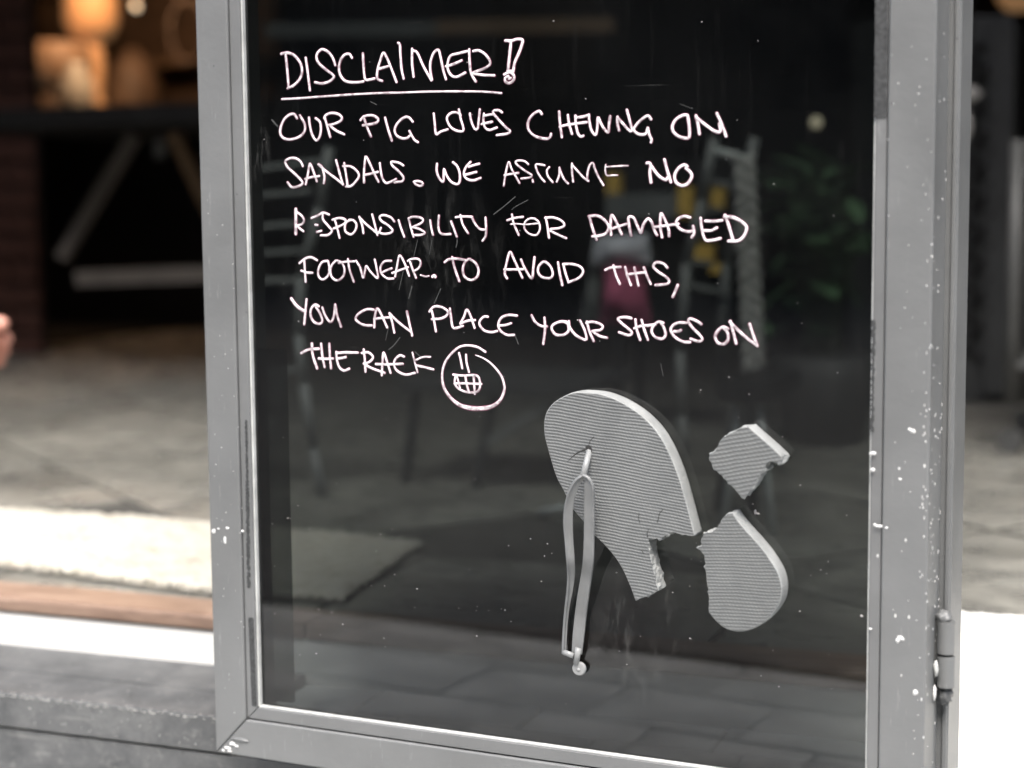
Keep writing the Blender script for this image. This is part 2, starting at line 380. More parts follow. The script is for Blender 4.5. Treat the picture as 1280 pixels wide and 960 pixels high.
# landing of paving stones in the doorway
pv = box('paving', (-0.80, 1.6, 1.347, 1.501, 0.004, PAVE - 0.009), M['grout']); setp(pv, kind='structure')
row = 0; y = 1.352
for dep in (0.074, 0.074):
    x = -0.80 + (0.0 if row % 2 else -0.0)
    x += 0.0
    first = True
    while x < 1.5:
        wd = random.uniform(0.12, 0.2) if not (first and row) else 0.09
        first = False
        P(box('paving_stone', (x + 0.002, x + wd - 0.002, y, y + dep - 0.004, PAVE - 0.03, PAVE - random.uniform(0, 0.003)), M['pave'], bev=0.003), pv) if False else None
        bm = bmesh.new(); bbox(bm, x + 0.002, x + wd - 0.002, y, y + dep - 0.004, PAVE - 0.03, PAVE - random.uniform(0, 0.003), bev=0.003)
        o = bm_obj('paving_stone', bm, M['pave']); o.parent = pv
        x += wd
    y += dep; row += 1
# street paving in front of the sill
sp = box('pavement', (-6, 6, 0.41, 1.30, 0.002, 0.006), M['pave_dark']); setp(sp, kind='structure')
pm = tile_mesh('paving_stone', 0.197, 0.145, 0.03, 0.003, mat=M['pave_dark'])
kb = box('kerb', (-6, 6, 0.29, 0.408, 0.002, 0.018), M['darkstone'], bev=0.004); setp(kb, kind='structure')
for i in range(44):
    for j in range(6):
        o = bpy.data.objects.new('paving_stone', pm); COL.objects.link(o); o.parent = sp
        o.location = (-5.2 + i * 0.2 + (0.1 if j % 2 else 0), 1.226 - j * 0.148, 0.0135 + random.uniform(-0.001, 0.001))
# steel sill
sill = empty('steel_sill', (-1.5, 1.341, 0)); setp(sill, 'chipped grey painted steel sill with a stepped lip left of the glass door', 'sill')
P(box('lower_panel', (-3.2, 1.6, 1.343, 1.346, 0.02, 0.1035), M['paint_sill']), sill)
P(box('upper_box', (-3.2, -0.802, 1.341, 1.4145, 0.106, 0.141), M['paint_sill'], bev=0.0012), sill)
P(box('back_strip', (-3.2, -0.802, 1.4165, 1.4995, 0.08, 0.1415), M['paint_sill'], bev=0.0008), sill)
vs = []; fs = []
rc = random.Random(3)
def flake(c, ex, ey, r1, r2):
    b = len(vs); vs.append(tuple(c))
    for k in range(7):
        a = k * 2 * math.pi / 7; q = rc.uniform(0.6, 1.3); vs.append(tuple(c + ex * r1 * q * math.cos(a) + ey * r2 * q * math.sin(a)))
    for k in range(7): fs.append((b, b + 1 + k, b + 1 + (k + 1) % 7))
X_, Y_, Z_ = Vector((1, 0, 0)), Vector((0, 1, 0)), Vector((0, 0, 1))
for _ in range(420):
    x = rc.uniform(-1.35, -0.80); k = rc.random()
    if k < 0.45: flake(Vector((x, 1.3407, 0.1395 - abs(rc.gauss(0, 0.0008)))), X_, Z_, rc.uniform(0.0006, 0.0035), rc.uniform(0.0002, 0.0006))
    elif k < 0.62: flake(Vector((x, 1.3425 + abs(rc.gauss(0, 0.001)), 0.14115)), X_, Y_, rc.uniform(0.0006, 0.003), rc.uniform(0.0003, 0.001))
    elif k < 0.8: flake(Vector((x, rc.uniform(1.345, 1.50), 0.1418)), X_, Y_, rc.uniform(0.0004, 0.0012), rc.uniform(0.0004, 0.0015))
    else: flake(Vector((x, 1.3407, rc.uniform(0.108, 0.138))), X_, Z_, rc.uniform(0.0003, 0.0009), rc.uniform(0.0003, 0.0008))
o = P(mesh_obj('paint_chips', vs, fs, M['chip']), sill); o['kind'] = 'stuff'
# walls, ceiling
for nm, b, mt in (('ceiling', (-7, 2.2, 1.42, 8.2, 3.3, 3.4), 'ceil'), ('back_wall', (-7, 2.2, 7.9, 8.2, 0, 3.3), 'blackwall'),
              ('left_wall', (-7, -6.8, 1.42, 7.9, 0, 3.3), 'blackwall'), ('right_wall', (2.0, 2.2, 1.42, 7.9, 0, 3.3), 'blackwall'),
              ('lintel', (-7, 4, 1.36, 1.56, 3.1, 4.4), 'facade'), ('facade_left', (-7, -3.2, 1.36, 1.56, 0, 3.1), 'facade'), ('facade_right', (1.6, 4, 1.36, 1.56, 0, 3.1), 'facade')):
    setp(box(nm, b, M[mt]), kind='structure')

ob = empty('shopfront', (0, -9, 0)); setp(ob, 'dark shop building across the street that the glass pane mirrors', 'building')
P(box('wall', (-18, 18, -10, -9, 0, 9), M['farwall']), ob)
for k in range(12):
    for z0, z1 in ((0.4, 2.6), (3.8, 5.4), (6.4, 8.0)):
        P(box('window', (-17 + k * 2.9, -15 + k * 2.9, -9.0, -8.95, z0, z1), M['darkgrey']), ob)
P(box('awning', (-18, 18, -9, -7.8, 2.9, 3.05), M['farwall']), ob)
# ------------------------------------------------------------------ the door
door = bpy.data.objects.new('glass_door', None); COL.objects.link(door)
door.matrix_world = DM @ Matrix.Translation((0, -0.36, 0)); setp(door, 'grey painted steel framed door of dark glass with a handwritten notice about the pig', 'door')
DINV = Matrix.Translation((0, 0.36, 0))
def dpart(o, parent=door):
    if parent is door: o.parent = door; o.matrix_parent_inverse = Matrix.Identity(4); o.matrix_local = DINV
    else: o.parent = parent; o.matrix_local = Matrix.Identity(4)
    return o
TOP = 1.52
UL, UR, WB = -0.3335, 0.3046, -0.3497
LL, LR, WL = -0.3000, 0.2702, -0.3143
IL, IR, WI = -0.2880, 0.2606, -0.3022
NF = 0.008; NBK = -0.042
def prism(poly, n0, n1, name, mat, bev=0.0015):
    bm = bmesh.new(); vb = [bm.verts.new((u, w_, n0)) for u, w_ in poly]; vt = [bm.verts.new((u, w_, n1)) for u, w_ in poly]
    bm.faces.new(vb[::-1]); bm.faces.new(vt); k = len(poly)
    for i in range(k): bm.faces.new((vb[i], vb[(i + 1) % k], vt[(i + 1) % k], vt[i]))
    bmesh.ops.recalc_face_normals(bm, faces=bm.faces)
    if bev: bmesh.ops.bevel(bm, geom=list(bm.edges), offset=bev, segments=3, affect='EDGES', profile=0.5)
    return bm_obj(name, bm, mat)
e = 0.0004
dpart(prism([(UL, WB), (LL - e, WL - e), (LL - e, TOP - 0.036), (UL, TOP)], NBK, NF, 'stile', M['paint']))
dpart(prism([(UR, WB), (LR + e, WL - e), (LR + e, TOP - 0.036), (UR, TOP)], NBK, NF, 'stile', M['paint']))
dpart(prism([(UL + e, WB), (UR - e, WB), (LR, WL - e * 2), (LL, WL - e * 2)], NBK, NF - 0.0003, 'bottom_rail', M['paint']))
dpart(prism([(UL + e, TOP), (UR - e, TOP), (LR, TOP - 0.036), (LL, TOP - 0.036)], NBK, NF - 0.0003, 'top_rail', M['paint']))
nb = NF - 0.0022
dpart(prism([(LL + e, WL + e), (IL - 0.0008, WI - 0.0008), (IL - 0.0008, TOP - 0.05), (LL + e, TOP - 0.037)], -0.01, nb, 'glazing_bead', M['bead'], 0.0006))
dpart(prism([(LR - e, WL + e), (IR + 0.0008, WI - 0.0008), (IR + 0.0008, TOP - 0.05), (LR - e, TOP - 0.037)], -0.01, nb, 'glazing_bead', M['bead'], 0.0006))
dpart(prism([(LL + 2 * e, WL + e), (LR - 2 * e, WL + e), (IR, WI - 0.0008), (IL, WI - 0.0008)], -0.01, nb - 0.0002, 'glazing_bead', M['bead'], 0.0006))
# pale strip next to the glass: the bead edge's highlight put into colour
dpart(prism([(IL - 0.0008, WI - 0.0008), (IL + 0.0010, WI + 0.0010), (IL + 0.0010, TOP - 0.06), (IL - 0.0008, TOP - 0.06)], -0.002, 0.0042, 'edge_highlight', M['rim_light'], 0.0004))
dpart(prism([(IR + 0.0004, WI), (IR - 0.0006, WI + 0.0010), (IR - 0.0006, TOP - 0.06), (IR + 0.0004, TOP - 0.06)], -0.002, 0.0042, 'edge_highlight', M['rim_light'], 0.0002))
dpart(prism([(IL, WI - 0.0008), (IR, WI - 0.0008), (IR - 0.001, WI + 0.0009), (IL + 0.001, WI + 0.0009)], -0.002, 0.0042, 'edge_highlight', M['rim_light'], 0.0004))
# glass
bm = bmesh.new(); bbox(bm, IL - 0.006, IR + 0.006, WI - 0.006, TOP - 0.045, -0.006, 0.0)
bmesh.ops.recalc_face_normals(bm, faces=bm.faces)
for fc in bm.faces: fc.material_index = 0 if fc.normal.z > 0.5 else 1
glass = dpart(bm_obj('glass_pane', bm, [M['glass_f'], M['glass_b']]))
# dark see-through strip behind the left edge of the pane
dpart(prism([(IL - 0.005, -0.3), (-0.2625, -0.3), (-0.2625, 0.02), (IL - 0.005, 0.02)], -0.016, -0.010, 'dark_strip', M['strip'], 0), door)

# jagged dark worn patches on the beads
def patch(x0, y0, x1, y1, wpx, rag, n=0.0):
    a = dl(x0, y0, nb + 0.0003); b = dl(x1, y1, nb + 0.0003); hw = wpx * 0.00065 / 2
    N_ = max(8, int(abs(a[1] - b[1]) / 0.0015)); vs = []; fs = []
    for i in range(N_ + 1):
        t = i / N_; u = a[0] * (1 - t) + b[0] * t; w_ = a[1] * (1 - t) + b[1] * t
        q = min(1, rag)
        l = hw * (1 - q * abs(noise.noise(Vector((w_ * 400, u * 10, 1))))*1.6); r = hw * (1 - q * abs(noise.noise(Vector((w_ * 300, u * 10, 9))))*1.6)
        if i in (0, N_): l *= 0.75; r *= 0.75
        vs += [(u - max(l, 0.0005), w_, nb + 0.0003), (u + max(r, 0.0005), w_, nb + 0.0003)]
        if i: k = 2 * i; fs.append((k - 2, k - 1, k + 1, k))
    return dpart(mesh_obj('worn_patch', vs, fs, M['gasket']))
patch(313.5, 772, 318, 883, 9, 0.15)
patch(307.5, 525, 309, 600, 5, 0.9); patch(309, 600, 311, 735, 7, 0.9)
patch(1102.5, -60, 1100.5, 148, 15, 0.1); patch(1092, 400, 1090, 540, 6, 1.0)
# weld bead and paint spatter
def blobs(name, pts, mat, nlev, parent=door, seg=6):
    vs = []; fs = []
    for (x, y, rx, ry, *rest) in pts:
        lev = rest[0] if rest else nlev
        u, w_ = dl(x, y, lev); rx *= 0.00065; ry *= 0.00065; b = len(vs)
        vs.append((u, w_, lev + min(0.0008, rx * 0.5)))
        for k in range(8):
            a = k * math.pi / 4; q = random.uniform(0.75, 1.2); vs.append((u + rx * q * math.cos(a), w_ + ry * q * math.sin(a), lev + 0.00003))
        for k in range(8): fs.append((b, b + 1 + k, b + 1 + (k + 1) % 8))
    o = dpart(mesh_obj(name, vs, fs, mat), parent)
    if len(pts) > 1: o['kind'] = 'stuff'
    return o
sp_ = []
L8 = NF + 0.0002
for (x, y, a, b) in [(499 - 232, 664, 4, 3), (284, 660, 3, 2), (281, 675, 2.5, 6), (273, 661, 2, 1.5), (303, 664, 2.5, 2), (1141, 539, 3.6, 2.6), (1137, 537, 2, 2), (1091, 567, 4.5, 2.4), (1091, 587, 3, 2.6),
                     (1099, 658, 5, 2), (1094, 656, 2, 2), (1108, 660, 2, 1.6), (1124, 586, 1.5, 1.5), (1125, 599, 2, 1.5), (1126, 798, 5, 3), (1122, 801, 2.5, 3), (1088, 786, 2, 1.5), (1144, 866, 3, 4),
                     (284, 935, 6, 2.5), (290, 930, 5, 3), (279, 938, 3, 2), (296, 933, 3, 2), (287, 939, 4, 1.5)]:
    sp_.append((x, y, a, b, L8))
for _ in range(34):
    y = random.choice([random.gauss(600, 90), random.uniform(300, 950)]); x = 1169.5 - 0.0165 * y + random.uniform(-7, 2)
    sp_.append((x, y, random.uniform(0.4, 1.0), random.uniform(0.5, 2.2), L8))
for _ in range(40):
    y = random.uniform(30, 940); sp_.append((1112 - 0.016 * y + random.uniform(0, 55), y, random.uniform(0.4, 0.9), random.uniform(0.4, 0.9), L8))
    y = random.uniform(250, 900); sp_.append((250 + 0.03 * y + random.uniform(0, 35), y, random.uniform(0.4, 0.8), random.uniform(0.4, 0.9), L8))
blobs('paint_spatter', sp_, M['splat'], L8)
# spatter on the hinge side of the stile
vs = []; fs = []
for _ in range(70):
    w_ = random.choice([random.gauss(-0.08, 0.07), random.uniform(-0.34, 0.3)]); n_ = random.uniform(-0.04, 0.006); rr = random.uniform(0.0003, 0.0009); b = len(vs)
    vs.append((UR + 0.0006, w_, n_))
    for k in range(6): a = k * math.pi / 3; vs.append((UR + 0.0001, w_ + rr * random.uniform(1, 2.2) * math.sin(a), n_ + rr * 1.8 * math.cos(a)))
    for k in range(6): fs.append((b, b + 1 + k, b + 1 + (k + 1) % 6))
o = dpart(mesh_obj('paint_spatter', vs, fs, M['splat'])); o['kind'] = 'stuff'
# dust specks on the glass
pts = []
for _ in range(120):
    x = random.uniform(330, 1080); y = random.choice([random.uniform(20, 900), random.gauss(740, 70)]); r = random.choice([0.4, 0.45, 0.5, 0.6, 0.8])
    if (y > 880): continue
    pts.append((x, y, r * random.uniform(0.8, 1.6), r, 0.0003))
pts += [(722, 400, 1, 1, .0003), (1077, 770, 2, 1.5, .0003), (944, 640, 1.5, 4, .0003), (947, 642, 3, 1.2, .0003), (941, 630, 1, 1, .0003)]
blobs('dust_specks', pts, M['marker_thin'], 0.0003, glass)
# jamb post and hinge
jamb = bpy.data.objects.new('door_jamb', None); COL.objects.link(jamb); jamb.matrix_world = DM @ Matrix.Translation((0.3, -0.50, 0))
setp(jamb, 'grey steel jamb post behind the hinge side of the glass door', 'door post')
def jpart(o): o.parent = jamb; o.matrix_local = Matrix.Translation((-0.3, 0.50, 0)); return o
JU = dl(1193.5, 480, -0.045)[0]
jpart(prism([(0.262, -0.47), (JU, -0.47), (JU, 1.75), (0.262, 1.75)], -0.095, -0.045, 'post', M['paint'], 0.0015))
jpart(prism([(JU - 0.0045, -0.47), (JU - 0.001, -0.47), (JU - 0.001, 1.75), (JU - 0.0045, 1.75)], -0.046, -0.0425, 'stop_bead', M['bead'], 0.0008))
hp = []
for (y0, y1) in ((776, 817), (819.5, 859)):
    nC = -0.030; c = dl(1182.5, (y0 + y1) / 2, nC); t = dl(1182.5, y0, nC)[1]; b_ = dl(1182.5, y1, nC)[1]
    bm = bmesh.new(); bmesh.ops.create_cone(bm, cap_ends=True, segments=48, radius1=0.0067, radius2=0.0067, depth=t - b_)
    bmesh.ops.rotate(bm, verts=bm.verts, matrix=Matrix.Rotation(R_(-90), 3, 'X'))
    bmesh.ops.bevel(bm, geom=[q for q in bm.edges if len(q.link_faces) == 2 and q.calc_face_angle(0) > 1.0], offset=0.0008, segments=2, affect='EDGES')
    bmesh.ops.translate(bm, verts=bm.verts, vec=(c[0], (t + b_) / 2, nC))
    o = bm_obj('hinge_barrel', bm, M['paint'], smooth=False); (dpart if y0 < 800 else jpart)(o)
    hp.append((c[0], t, b_))
def weld(cu, cw, cn, ru, rw, rn, mat, name='weld'):
    bm = bmesh.new(); bmesh.ops.create_icosphere(bm, subdivisions=3, radius=1)
    for v in bm.verts:
        k = 1 + 0.5 * noise.noise(v.co * 2.3 + Vector((cu * 90, cw * 70, 0))); v.co = Vector((cu + v.co.x * ru * k, cw + v.co.y * rw * k, cn + v.co.z * rn * k))
    return bm_obj(name, bm, mat, smooth=True)
u0 = hp[0][0]
dpart(weld(u0 - 0.002, hp[0][1] + 0.0025, -0.030, 0.0062, 0.005, 0.006, M['paint']))
jpart(weld(u0 - 0.001, hp[1][2] - 0.006, -0.034, 0.0062, 0.0085, 0.007, M['paint_sill']))
dpart(weld(u0 - 0.0068, hp[1][2] - 0.004, -0.024, 0.0012, 0.006, 0.003, M['splat']))
dpart(weld(u0 - 0.006, (hp[1][1] + hp[1][2]) / 2 + 0.003, -0.0235, 0.0018, 0.006, 0.002, M['rim_light']))
dpart(weld(dl(300, 925, NF)[0], dl(300, 925, NF)[1], NF - 0.0012, 0.011, 0.0022, 0.002, M['paint']))

# ------------------------------------------------------------------ handwriting
ORG = dict(A=(340, 40), B=(500, 40), C=(640, 120), D=(800, 120), E=(340, 180), F=(500, 180), G=(640, 250), H=(800, 250), I=(360, 310), J=(510, 310), K=(650, 360), L=(800, 360), M=(360, 410), N=(520, 410))
KZ = 1 / 6.857
WORDS = [
 ('DISCLAIMER', 27, [('A', [(80,188),(130,178),(190,200),(240,260),(258,330),(240,400),(190,455),(135,483)]), ('A', [(118,195),(128,290),(138,400),(142,480)]), ('A', [(290,222),(305,330),(326,500)]),
  ('A', [(543,285),(520,220),(480,170),(430,150),(395,175),(382,215),(400,265),(460,320),(520,365),(530,390),(490,425),(430,442),(370,432)]), ('A', [(686,222),(665,190),(625,195),(590,240),(575,310),(590,375),(630,420),(690,432),(750,430),(785,424)]),
  ('A', [(780,185),(785,280),(792,370),(805,410),(840,408),(880,400)]), ('A', [(945,420),(905,400),(905,330),(930,240),(955,180),(985,220),(1030,330),(1068,430)]), ('A', [(925,315),(960,305),(995,295)]),
  ('B', [(-15,95),(0,110),(5,200),(15,320),(32,400)]), ('B', [(105,145),(105,270),(118,385)]), ('B', [(110,160),(150,180),(200,290),(270,415)]), ('B', [(275,410),(262,340),(262,260),(290,180),(330,155),(350,220),(370,320),(395,405)]),
  ('B', [(580,165),(500,185),(435,205),(410,270),(415,330),(445,375),(490,385),(560,350)]), ('B', [(395,295),(450,280),(530,245)]), ('B', [(595,150),(598,250),(610,350),(650,425)]), ('B', [(630,165),(680,160),(740,200),(775,265),(740,305),(640,345),(620,355)]), ('B', [(620,355),(720,370),(810,373)])]),
 ('!', 30, [('B', [(905,75),(960,75),(1000,62),(1050,68),(1045,110),(1020,180),(985,260),(970,340)]), ('B', [(935,80),(950,90),(940,200),(925,340)]), ('B', [(925,335),(970,338)]), ('B', [(895,365),(940,345),(975,370),(975,410),(940,438),(905,425),(903,395),(930,380)]), ('B', [(935,402),(948,396)])]),
 ('underline', 21, [('A', [(85,576),(250,568),(400,556),(600,542),(800,530),(1000,522),(1097,521),(1297,513),(1527,510),(1797,512),(1967,525)])]),
 ('OUR', 26, [('A', [(215,740),(190,705),(150,710),(105,750),(75,820),(75,880),(110,915),(170,920),(240,895),(280,850),(280,790),(240,715)]), ('A', [(318,735),(325,800),(345,880),(380,930),(410,895),(420,830),(410,770),(375,740)]),
  ('A', [(455,740),(475,810),(500,900)]), ('A', [(450,740),(460,715),(510,695),(570,705),(600,735),(585,765),(530,790),(470,800)]), ('A', [(500,805),(550,845),(620,878)])]),
 ('PIG', 26, [('A', [(785,725),(810,800),(848,895)]), ('A', [(760,755),(790,725),(860,715),(910,745),(900,775),(850,790),(780,800)]), ('A', [(970,735),(995,830),(1028,932)]),
  ('B', [(110,770),(80,735),(45,730),(0,760),(-35,805),(-45,850),(-25,890),(20,912),(60,910),(85,890)]), ('B', [(82,850),(100,885),(125,925),(155,945)])]),
 ('LOVES', 25, [('B', [(290,700),(298,780),(310,875),(350,855),(410,835)]), ('B', [(505,665),(520,740),(545,840),(500,850),(440,820),(405,760),(410,720),(450,690),(500,695),(520,715)]), ('B', [(600,700),(610,760),(640,830),(665,830),(675,760),(685,665)]),
  ('B', [(720,700),(715,760),(730,820),(770,840),(830,820)]), ('B', [(720,720),(760,710),(805,705)]), ('B', [(700,790),(745,780),(790,770)]), ('B', [(875,690),(850,672),(805,675),(800,695),(840,745),(910,820),(945,850),(920,872),(830,885)])]),
 ('CHEWNG', 26, [('C', [(255,155),(235,130),(190,150),(150,195),(135,250),(150,300),(200,345),(290,368),(325,355),(335,325)]), ('C', [(405,135),(412,230),(428,355)]), ('C', [(480,165),(490,240),(515,325)]), ('C', [(410,265),(460,250),(530,240),(640,225)]),
  ('C', [(545,170),(548,240),(565,320),(590,348),(612,342)]), ('C', [(560,185),(610,178),(655,165)]), ('C', [(660,160),(665,220),(680,290),(715,335),(730,290),(738,185),(760,230),(790,280),(825,312),(832,250),(842,175)]), ('C', [(905,180),(905,240),(918,295)]),
  ('C', [(905,185),(950,235),(1000,290),(1030,300),(1010,210),(985,120)]), ('D', [(95,200),(70,170),(30,190),(-20,235),(-50,280),(-40,310),(0,330),(50,325),(65,280)]), ('D', [(68,275),(80,330),(100,375),(95,398)])]),
 ('ON', 29, [('D', [(405,165),(370,165),(310,200),(278,260),(290,310),(340,350),(410,362),(425,330),(420,240),(410,175)]), ('D', [(480,170),(495,230),(510,325)]), ('D', [(485,185),(540,230),(620,290),(665,310),(690,300),(680,240)]), ('D', [(660,150),(700,240),(738,345)])]),
 ('SANDALS', 25, [('E', [(265,190),(245,150),(200,122),(150,125),(115,150),(135,200),(190,250),(250,310),(262,340),(220,365),(170,370),(135,330)]), ('E', [(290,345),(310,250),(325,170),(350,220),(385,320)]), ('E', [(285,300),(340,285),(405,275)]),
  ('E', [(445,335),(450,280),(430,200),(400,175)]), ('E', [(400,175),(460,230),(540,290),(610,345)]), ('E', [(610,350),(580,250),(550,140)]), ('E', [(620,165),(635,260),(650,365)]), ('E', [(610,190),(680,195),(735,240),(745,280),(720,320),(680,360),(635,365)]),
  ('E', [(790,330),(790,240),(800,130),(810,110),(850,190),(885,270),(915,325)]), ('E', [(800,265),(850,255),(910,240)]), ('E', [(925,165),(935,240),(950,300),(980,335),(1030,320),(1065,300)]), ('F', [(30,185),(0,165),(-40,155),(-75,155),(-60,190),(-10,235),(30,285),(20,320),(-20,325),(-45,330)]),
  ('F', [(120,325),(150,318),(190,330),(195,350),(170,360),(135,345),(125,330)])]),
 ('WE', 26, [('F', [(318,170),(315,230),(335,290),(370,325),(375,270),(378,215),(400,270),(440,325),(490,345),(512,320),(512,250),(490,190),(455,158)]), ('F', [(605,155),(565,200),(548,260),(575,300),(630,312),(690,292)]), ('F', [(590,195),(640,180),(680,170)]), ('F', [(560,265),(610,252),(655,240)])]),
 ('ASSUME', 21, [('F', [(890,358),(905,260),(932,155),(960,220),(1025,335)]), ('F', [(895,268),(950,258),(1015,248)]), ('C', [(140,585),(110,560),(60,553),(30,565),(50,595),(110,640),(170,680),(150,700),(80,708)]), ('C', [(280,595),(240,588),(205,590),(215,640),(245,695),(280,735)]),
  ('C', [(178,720),(180,738)]), ('C', [(320,610),(300,640),(310,690),(350,740)]), ('C', [(385,735),(405,680),(408,615)]), ('C', [(408,620),(430,680),(455,725),(482,750)]), ('C', [(515,580),(515,640),(525,735)]), ('C', [(515,590),(560,640),(610,695),(655,730)]),
  ('C', [(645,720),(650,650),(670,590),(695,575),(710,620),(740,690),(785,765)]), ('C', [(805,590),(800,640),(815,682),(860,680),(905,680)], 17), ('C', [(810,608),(900,602),(995,598)], 16)]),
 ('NO', 30, [('D', [(60,575),(90,580),(85,660),(95,740)]), ('D', [(90,590),(140,660),(180,700),(225,720),(235,700)]), ('D', [(210,545),(235,640),(265,738)]), ('D', [(405,605),(380,590),(330,620),(298,680),(310,740),(360,768),(410,750),(445,690),(430,650),(395,620)])]),
 ('RESPONSIBILITY', 24, [('E', [(205,560),(205,650),(205,770)], 34), ('E', [(205,580),(250,610),(275,650),(260,685),(215,700)]), ('E', [(215,700),(240,725),(270,748)]), ('E', [(340,635),(390,615),(440,590),(490,605)]), ('E', [(435,600),(440,650),(490,710),(515,745),(480,780),(420,783)]),
  ('E', [(373,693),(392,695)]), ('E', [(385,755),(425,745)]), ('E', [(540,650),(560,720),(580,805)]), ('E', [(520,650),(580,635),(630,650),(625,680),(570,710),(530,725)]), ('E', [(680,650),(640,670),(625,710),(635,755),(680,775),(715,740),(725,690),(700,655),(665,650)]),
  ('E', [(750,625),(775,700),(785,765)]), ('E', [(750,630),(800,680),(860,730),(910,765),(935,720)]), ('E', [(860,605),(880,680),(905,780)]), ('E', [(1050,665),(1020,630),(960,610),(925,625),(940,660),(1000,700),(1035,740),(1010,765),(950,770),(920,755)]),
  ('F', [(-10,655),(10,720),(38,795)]), ('F', [(75,640),(95,720),(118,795)]), ('F', [(75,640),(110,625),(170,630),(200,650),(180,680),(105,715)]), ('F', [(110,712),(170,730),(215,762),(180,780),(115,780)]), ('F', [(260,655),(270,720),(285,780)]),
  ('F', [(335,615),(330,700),(345,760),(380,775),(435,772)]), ('F', [(440,665),(465,730),(488,795)]), ('F', [(480,628),(540,622),(620,625)]), ('F', [(520,610),(540,690),(585,765)]), ('F', [(615,625),(650,690),(690,730),(735,735)]), ('F', [(735,630),(740,720),(735,790),(710,830)])]),
 ('FOR', 23, [('F', [(960,605),(975,680),(1018,780)]), ('F', [(920,655),(980,635),(1055,625)]), ('F', [(950,688),(1010,685),(1080,690),(1190,680)], 16), ('G', [(200,160),(150,160),(110,195),(110,250),(150,290),(210,300),(240,250),(230,190),(195,160)], 20), ('G', [(290,150),(305,230),(318,325)]), ('G', [(285,155),(350,150),(420,175),(450,215),(410,240),(330,250)]), ('G', [(330,265),(390,295),(465,328)])]),
 ('DAMAGED', 27, [('G', [(665,150),(690,240),(725,340)]), ('G', [(660,140),(730,135),(790,170),(830,230),(800,290),(730,310),(690,312)]), ('G', [(850,300),(845,220),(855,130),(890,180),(940,295)]), ('G', [(860,245),(920,225),(985,205)]),
  ('G', [(1020,305),(1005,220),(1000,150),(1040,150),(1070,210),(1100,280)]), ('H', [(10,280),(30,210),(70,160),(100,190),(120,250),(145,300)]), ('H', [(190,320),(175,230),(180,115),(215,170),(245,250),(250,310)]), ('H', [(130,232),(220,220),(330,205)]),
  ('H', [(430,150),(380,140),(330,160),(310,200),(340,245),(400,270),(455,262),(455,225)]), ('H', [(455,225),(465,280),(445,320)]), ('H', [(520,155),(530,240),(560,340),(620,345),(690,330)]), ('H', [(560,180),(640,182),(705,175)]), ('H', [(545,262),(610,262),(660,238)]),
  ('H', [(730,130),(765,230),(800,350)], 31), ('H', [(725,145),(800,150),(870,185),(915,235),(890,310),(840,350),(760,352)], 31)]),
 ('FOOTWEAR.', 23, [('I', [(140,95),(145,190),(152,290)]), ('I', [(100,130),(150,90),(200,80),(250,105)]), ('I', [(115,195),(160,210),(210,213)]), ('I', [(340,110),(290,125),(260,190),(265,245),(300,270),(345,235),(355,170),(345,115)]), ('I', [(410,110),(375,150),(365,210),(385,260),(430,278),(475,240),(485,180),(460,125),(420,108)]),
  ('I', [(435,130),(500,118),(570,115)]), ('I', [(515,95),(530,190),(565,290)]), ('I', [(585,110),(620,170),(645,255),(660,200),(672,155),(710,205),(770,258),(760,170),(745,100)]), ('I', [(885,110),(830,115),(795,160),(800,215),(850,260),(905,262)]), ('I', [(800,215),(850,190),(890,175)]),
  ('I', [(920,245),(935,160),(958,65),(1000,130),(1040,240)]), ('I', [(895,215),(960,190),(1030,165)]), ('J', [(20,120),(40,180),(70,255)]), ('J', [(0,112),(30,95),(90,95),(110,130),(90,175),(45,200)]), ('J', [(110,232),(150,245),(180,240)], 18), ('J', [(212,246),(228,235),(236,248)], 32)]),
 ('TO', 26, [('J', [(315,122),(350,98),(420,92),(495,105)]), ('J', [(380,80),(400,170),(440,285)]), ('J', [(520,95),(490,120),(470,180),(485,245),(540,275),(590,250),(605,190),(580,130),(530,95)])]),
 ('AVOID', 25, [('J', [(850,260),(830,220),(845,130),(875,35),(910,100),(980,255)]), ('J', [(825,185),(900,185),(985,182)]), ('J', [(970,100),(1000,170),(1060,260),(1075,170),(1085,80)]), ('G', [(310,545),(270,530),(230,570),(225,620),(260,662),(330,668),(350,630),(330,570),(290,530)]), ('G', [(395,535),(410,630),(432,730)]), ('G', [(440,550),(460,630),(485,705)]), ('G', [(440,550),(520,550),(590,575),(610,620),(570,670),(485,705)])]),
 ('THIS,', 26, [('G', [(800,600),(850,580),(930,575)]), ('G', [(870,560),(890,640),(925,720)]), ('G', [(970,575),(990,650),(1020,730)]), ('G', [(985,640),(1050,630),(1140,620)]), ('G', [(1050,580),(1065,650),(1085,735)]), ('H', [(35,580),(60,650),(92,720)]), ('H', [(235,580),(200,545),(140,535),(115,570),(150,610),(210,650),(250,690),(230,720),(135,730)]), ('H', [(325,730),(300,790),(282,830)], 28)]),
 ('YOU', 26, [('I', [(30,435),(70,490),(120,530),(150,540)], 34), ('I', [(160,440),(150,540),(140,655)]), ('I', [(265,500),(235,485),(200,520),(195,580),(225,635),(275,650),(295,620),(275,560),(240,505)]), ('I', [(295,510),(320,580),(365,635),(395,580),(405,485)]), ('I', [(405,485),(420,570),(455,675)])]),
 ('CAN', 26, [('I', [(735,530),(680,525),(610,560),(580,605),(610,640),(660,662),(720,665)]), ('I', [(740,680),(745,590),(765,520),(800,570),(850,680)]), ('I', [(740,610),(800,600),(880,595)]), ('I', [(870,560),(895,640),(912,725)]), ('I', [(870,560),(930,620),(990,670),(1050,715)]), ('I', [(1020,545),(1040,640),(1065,750)])]),
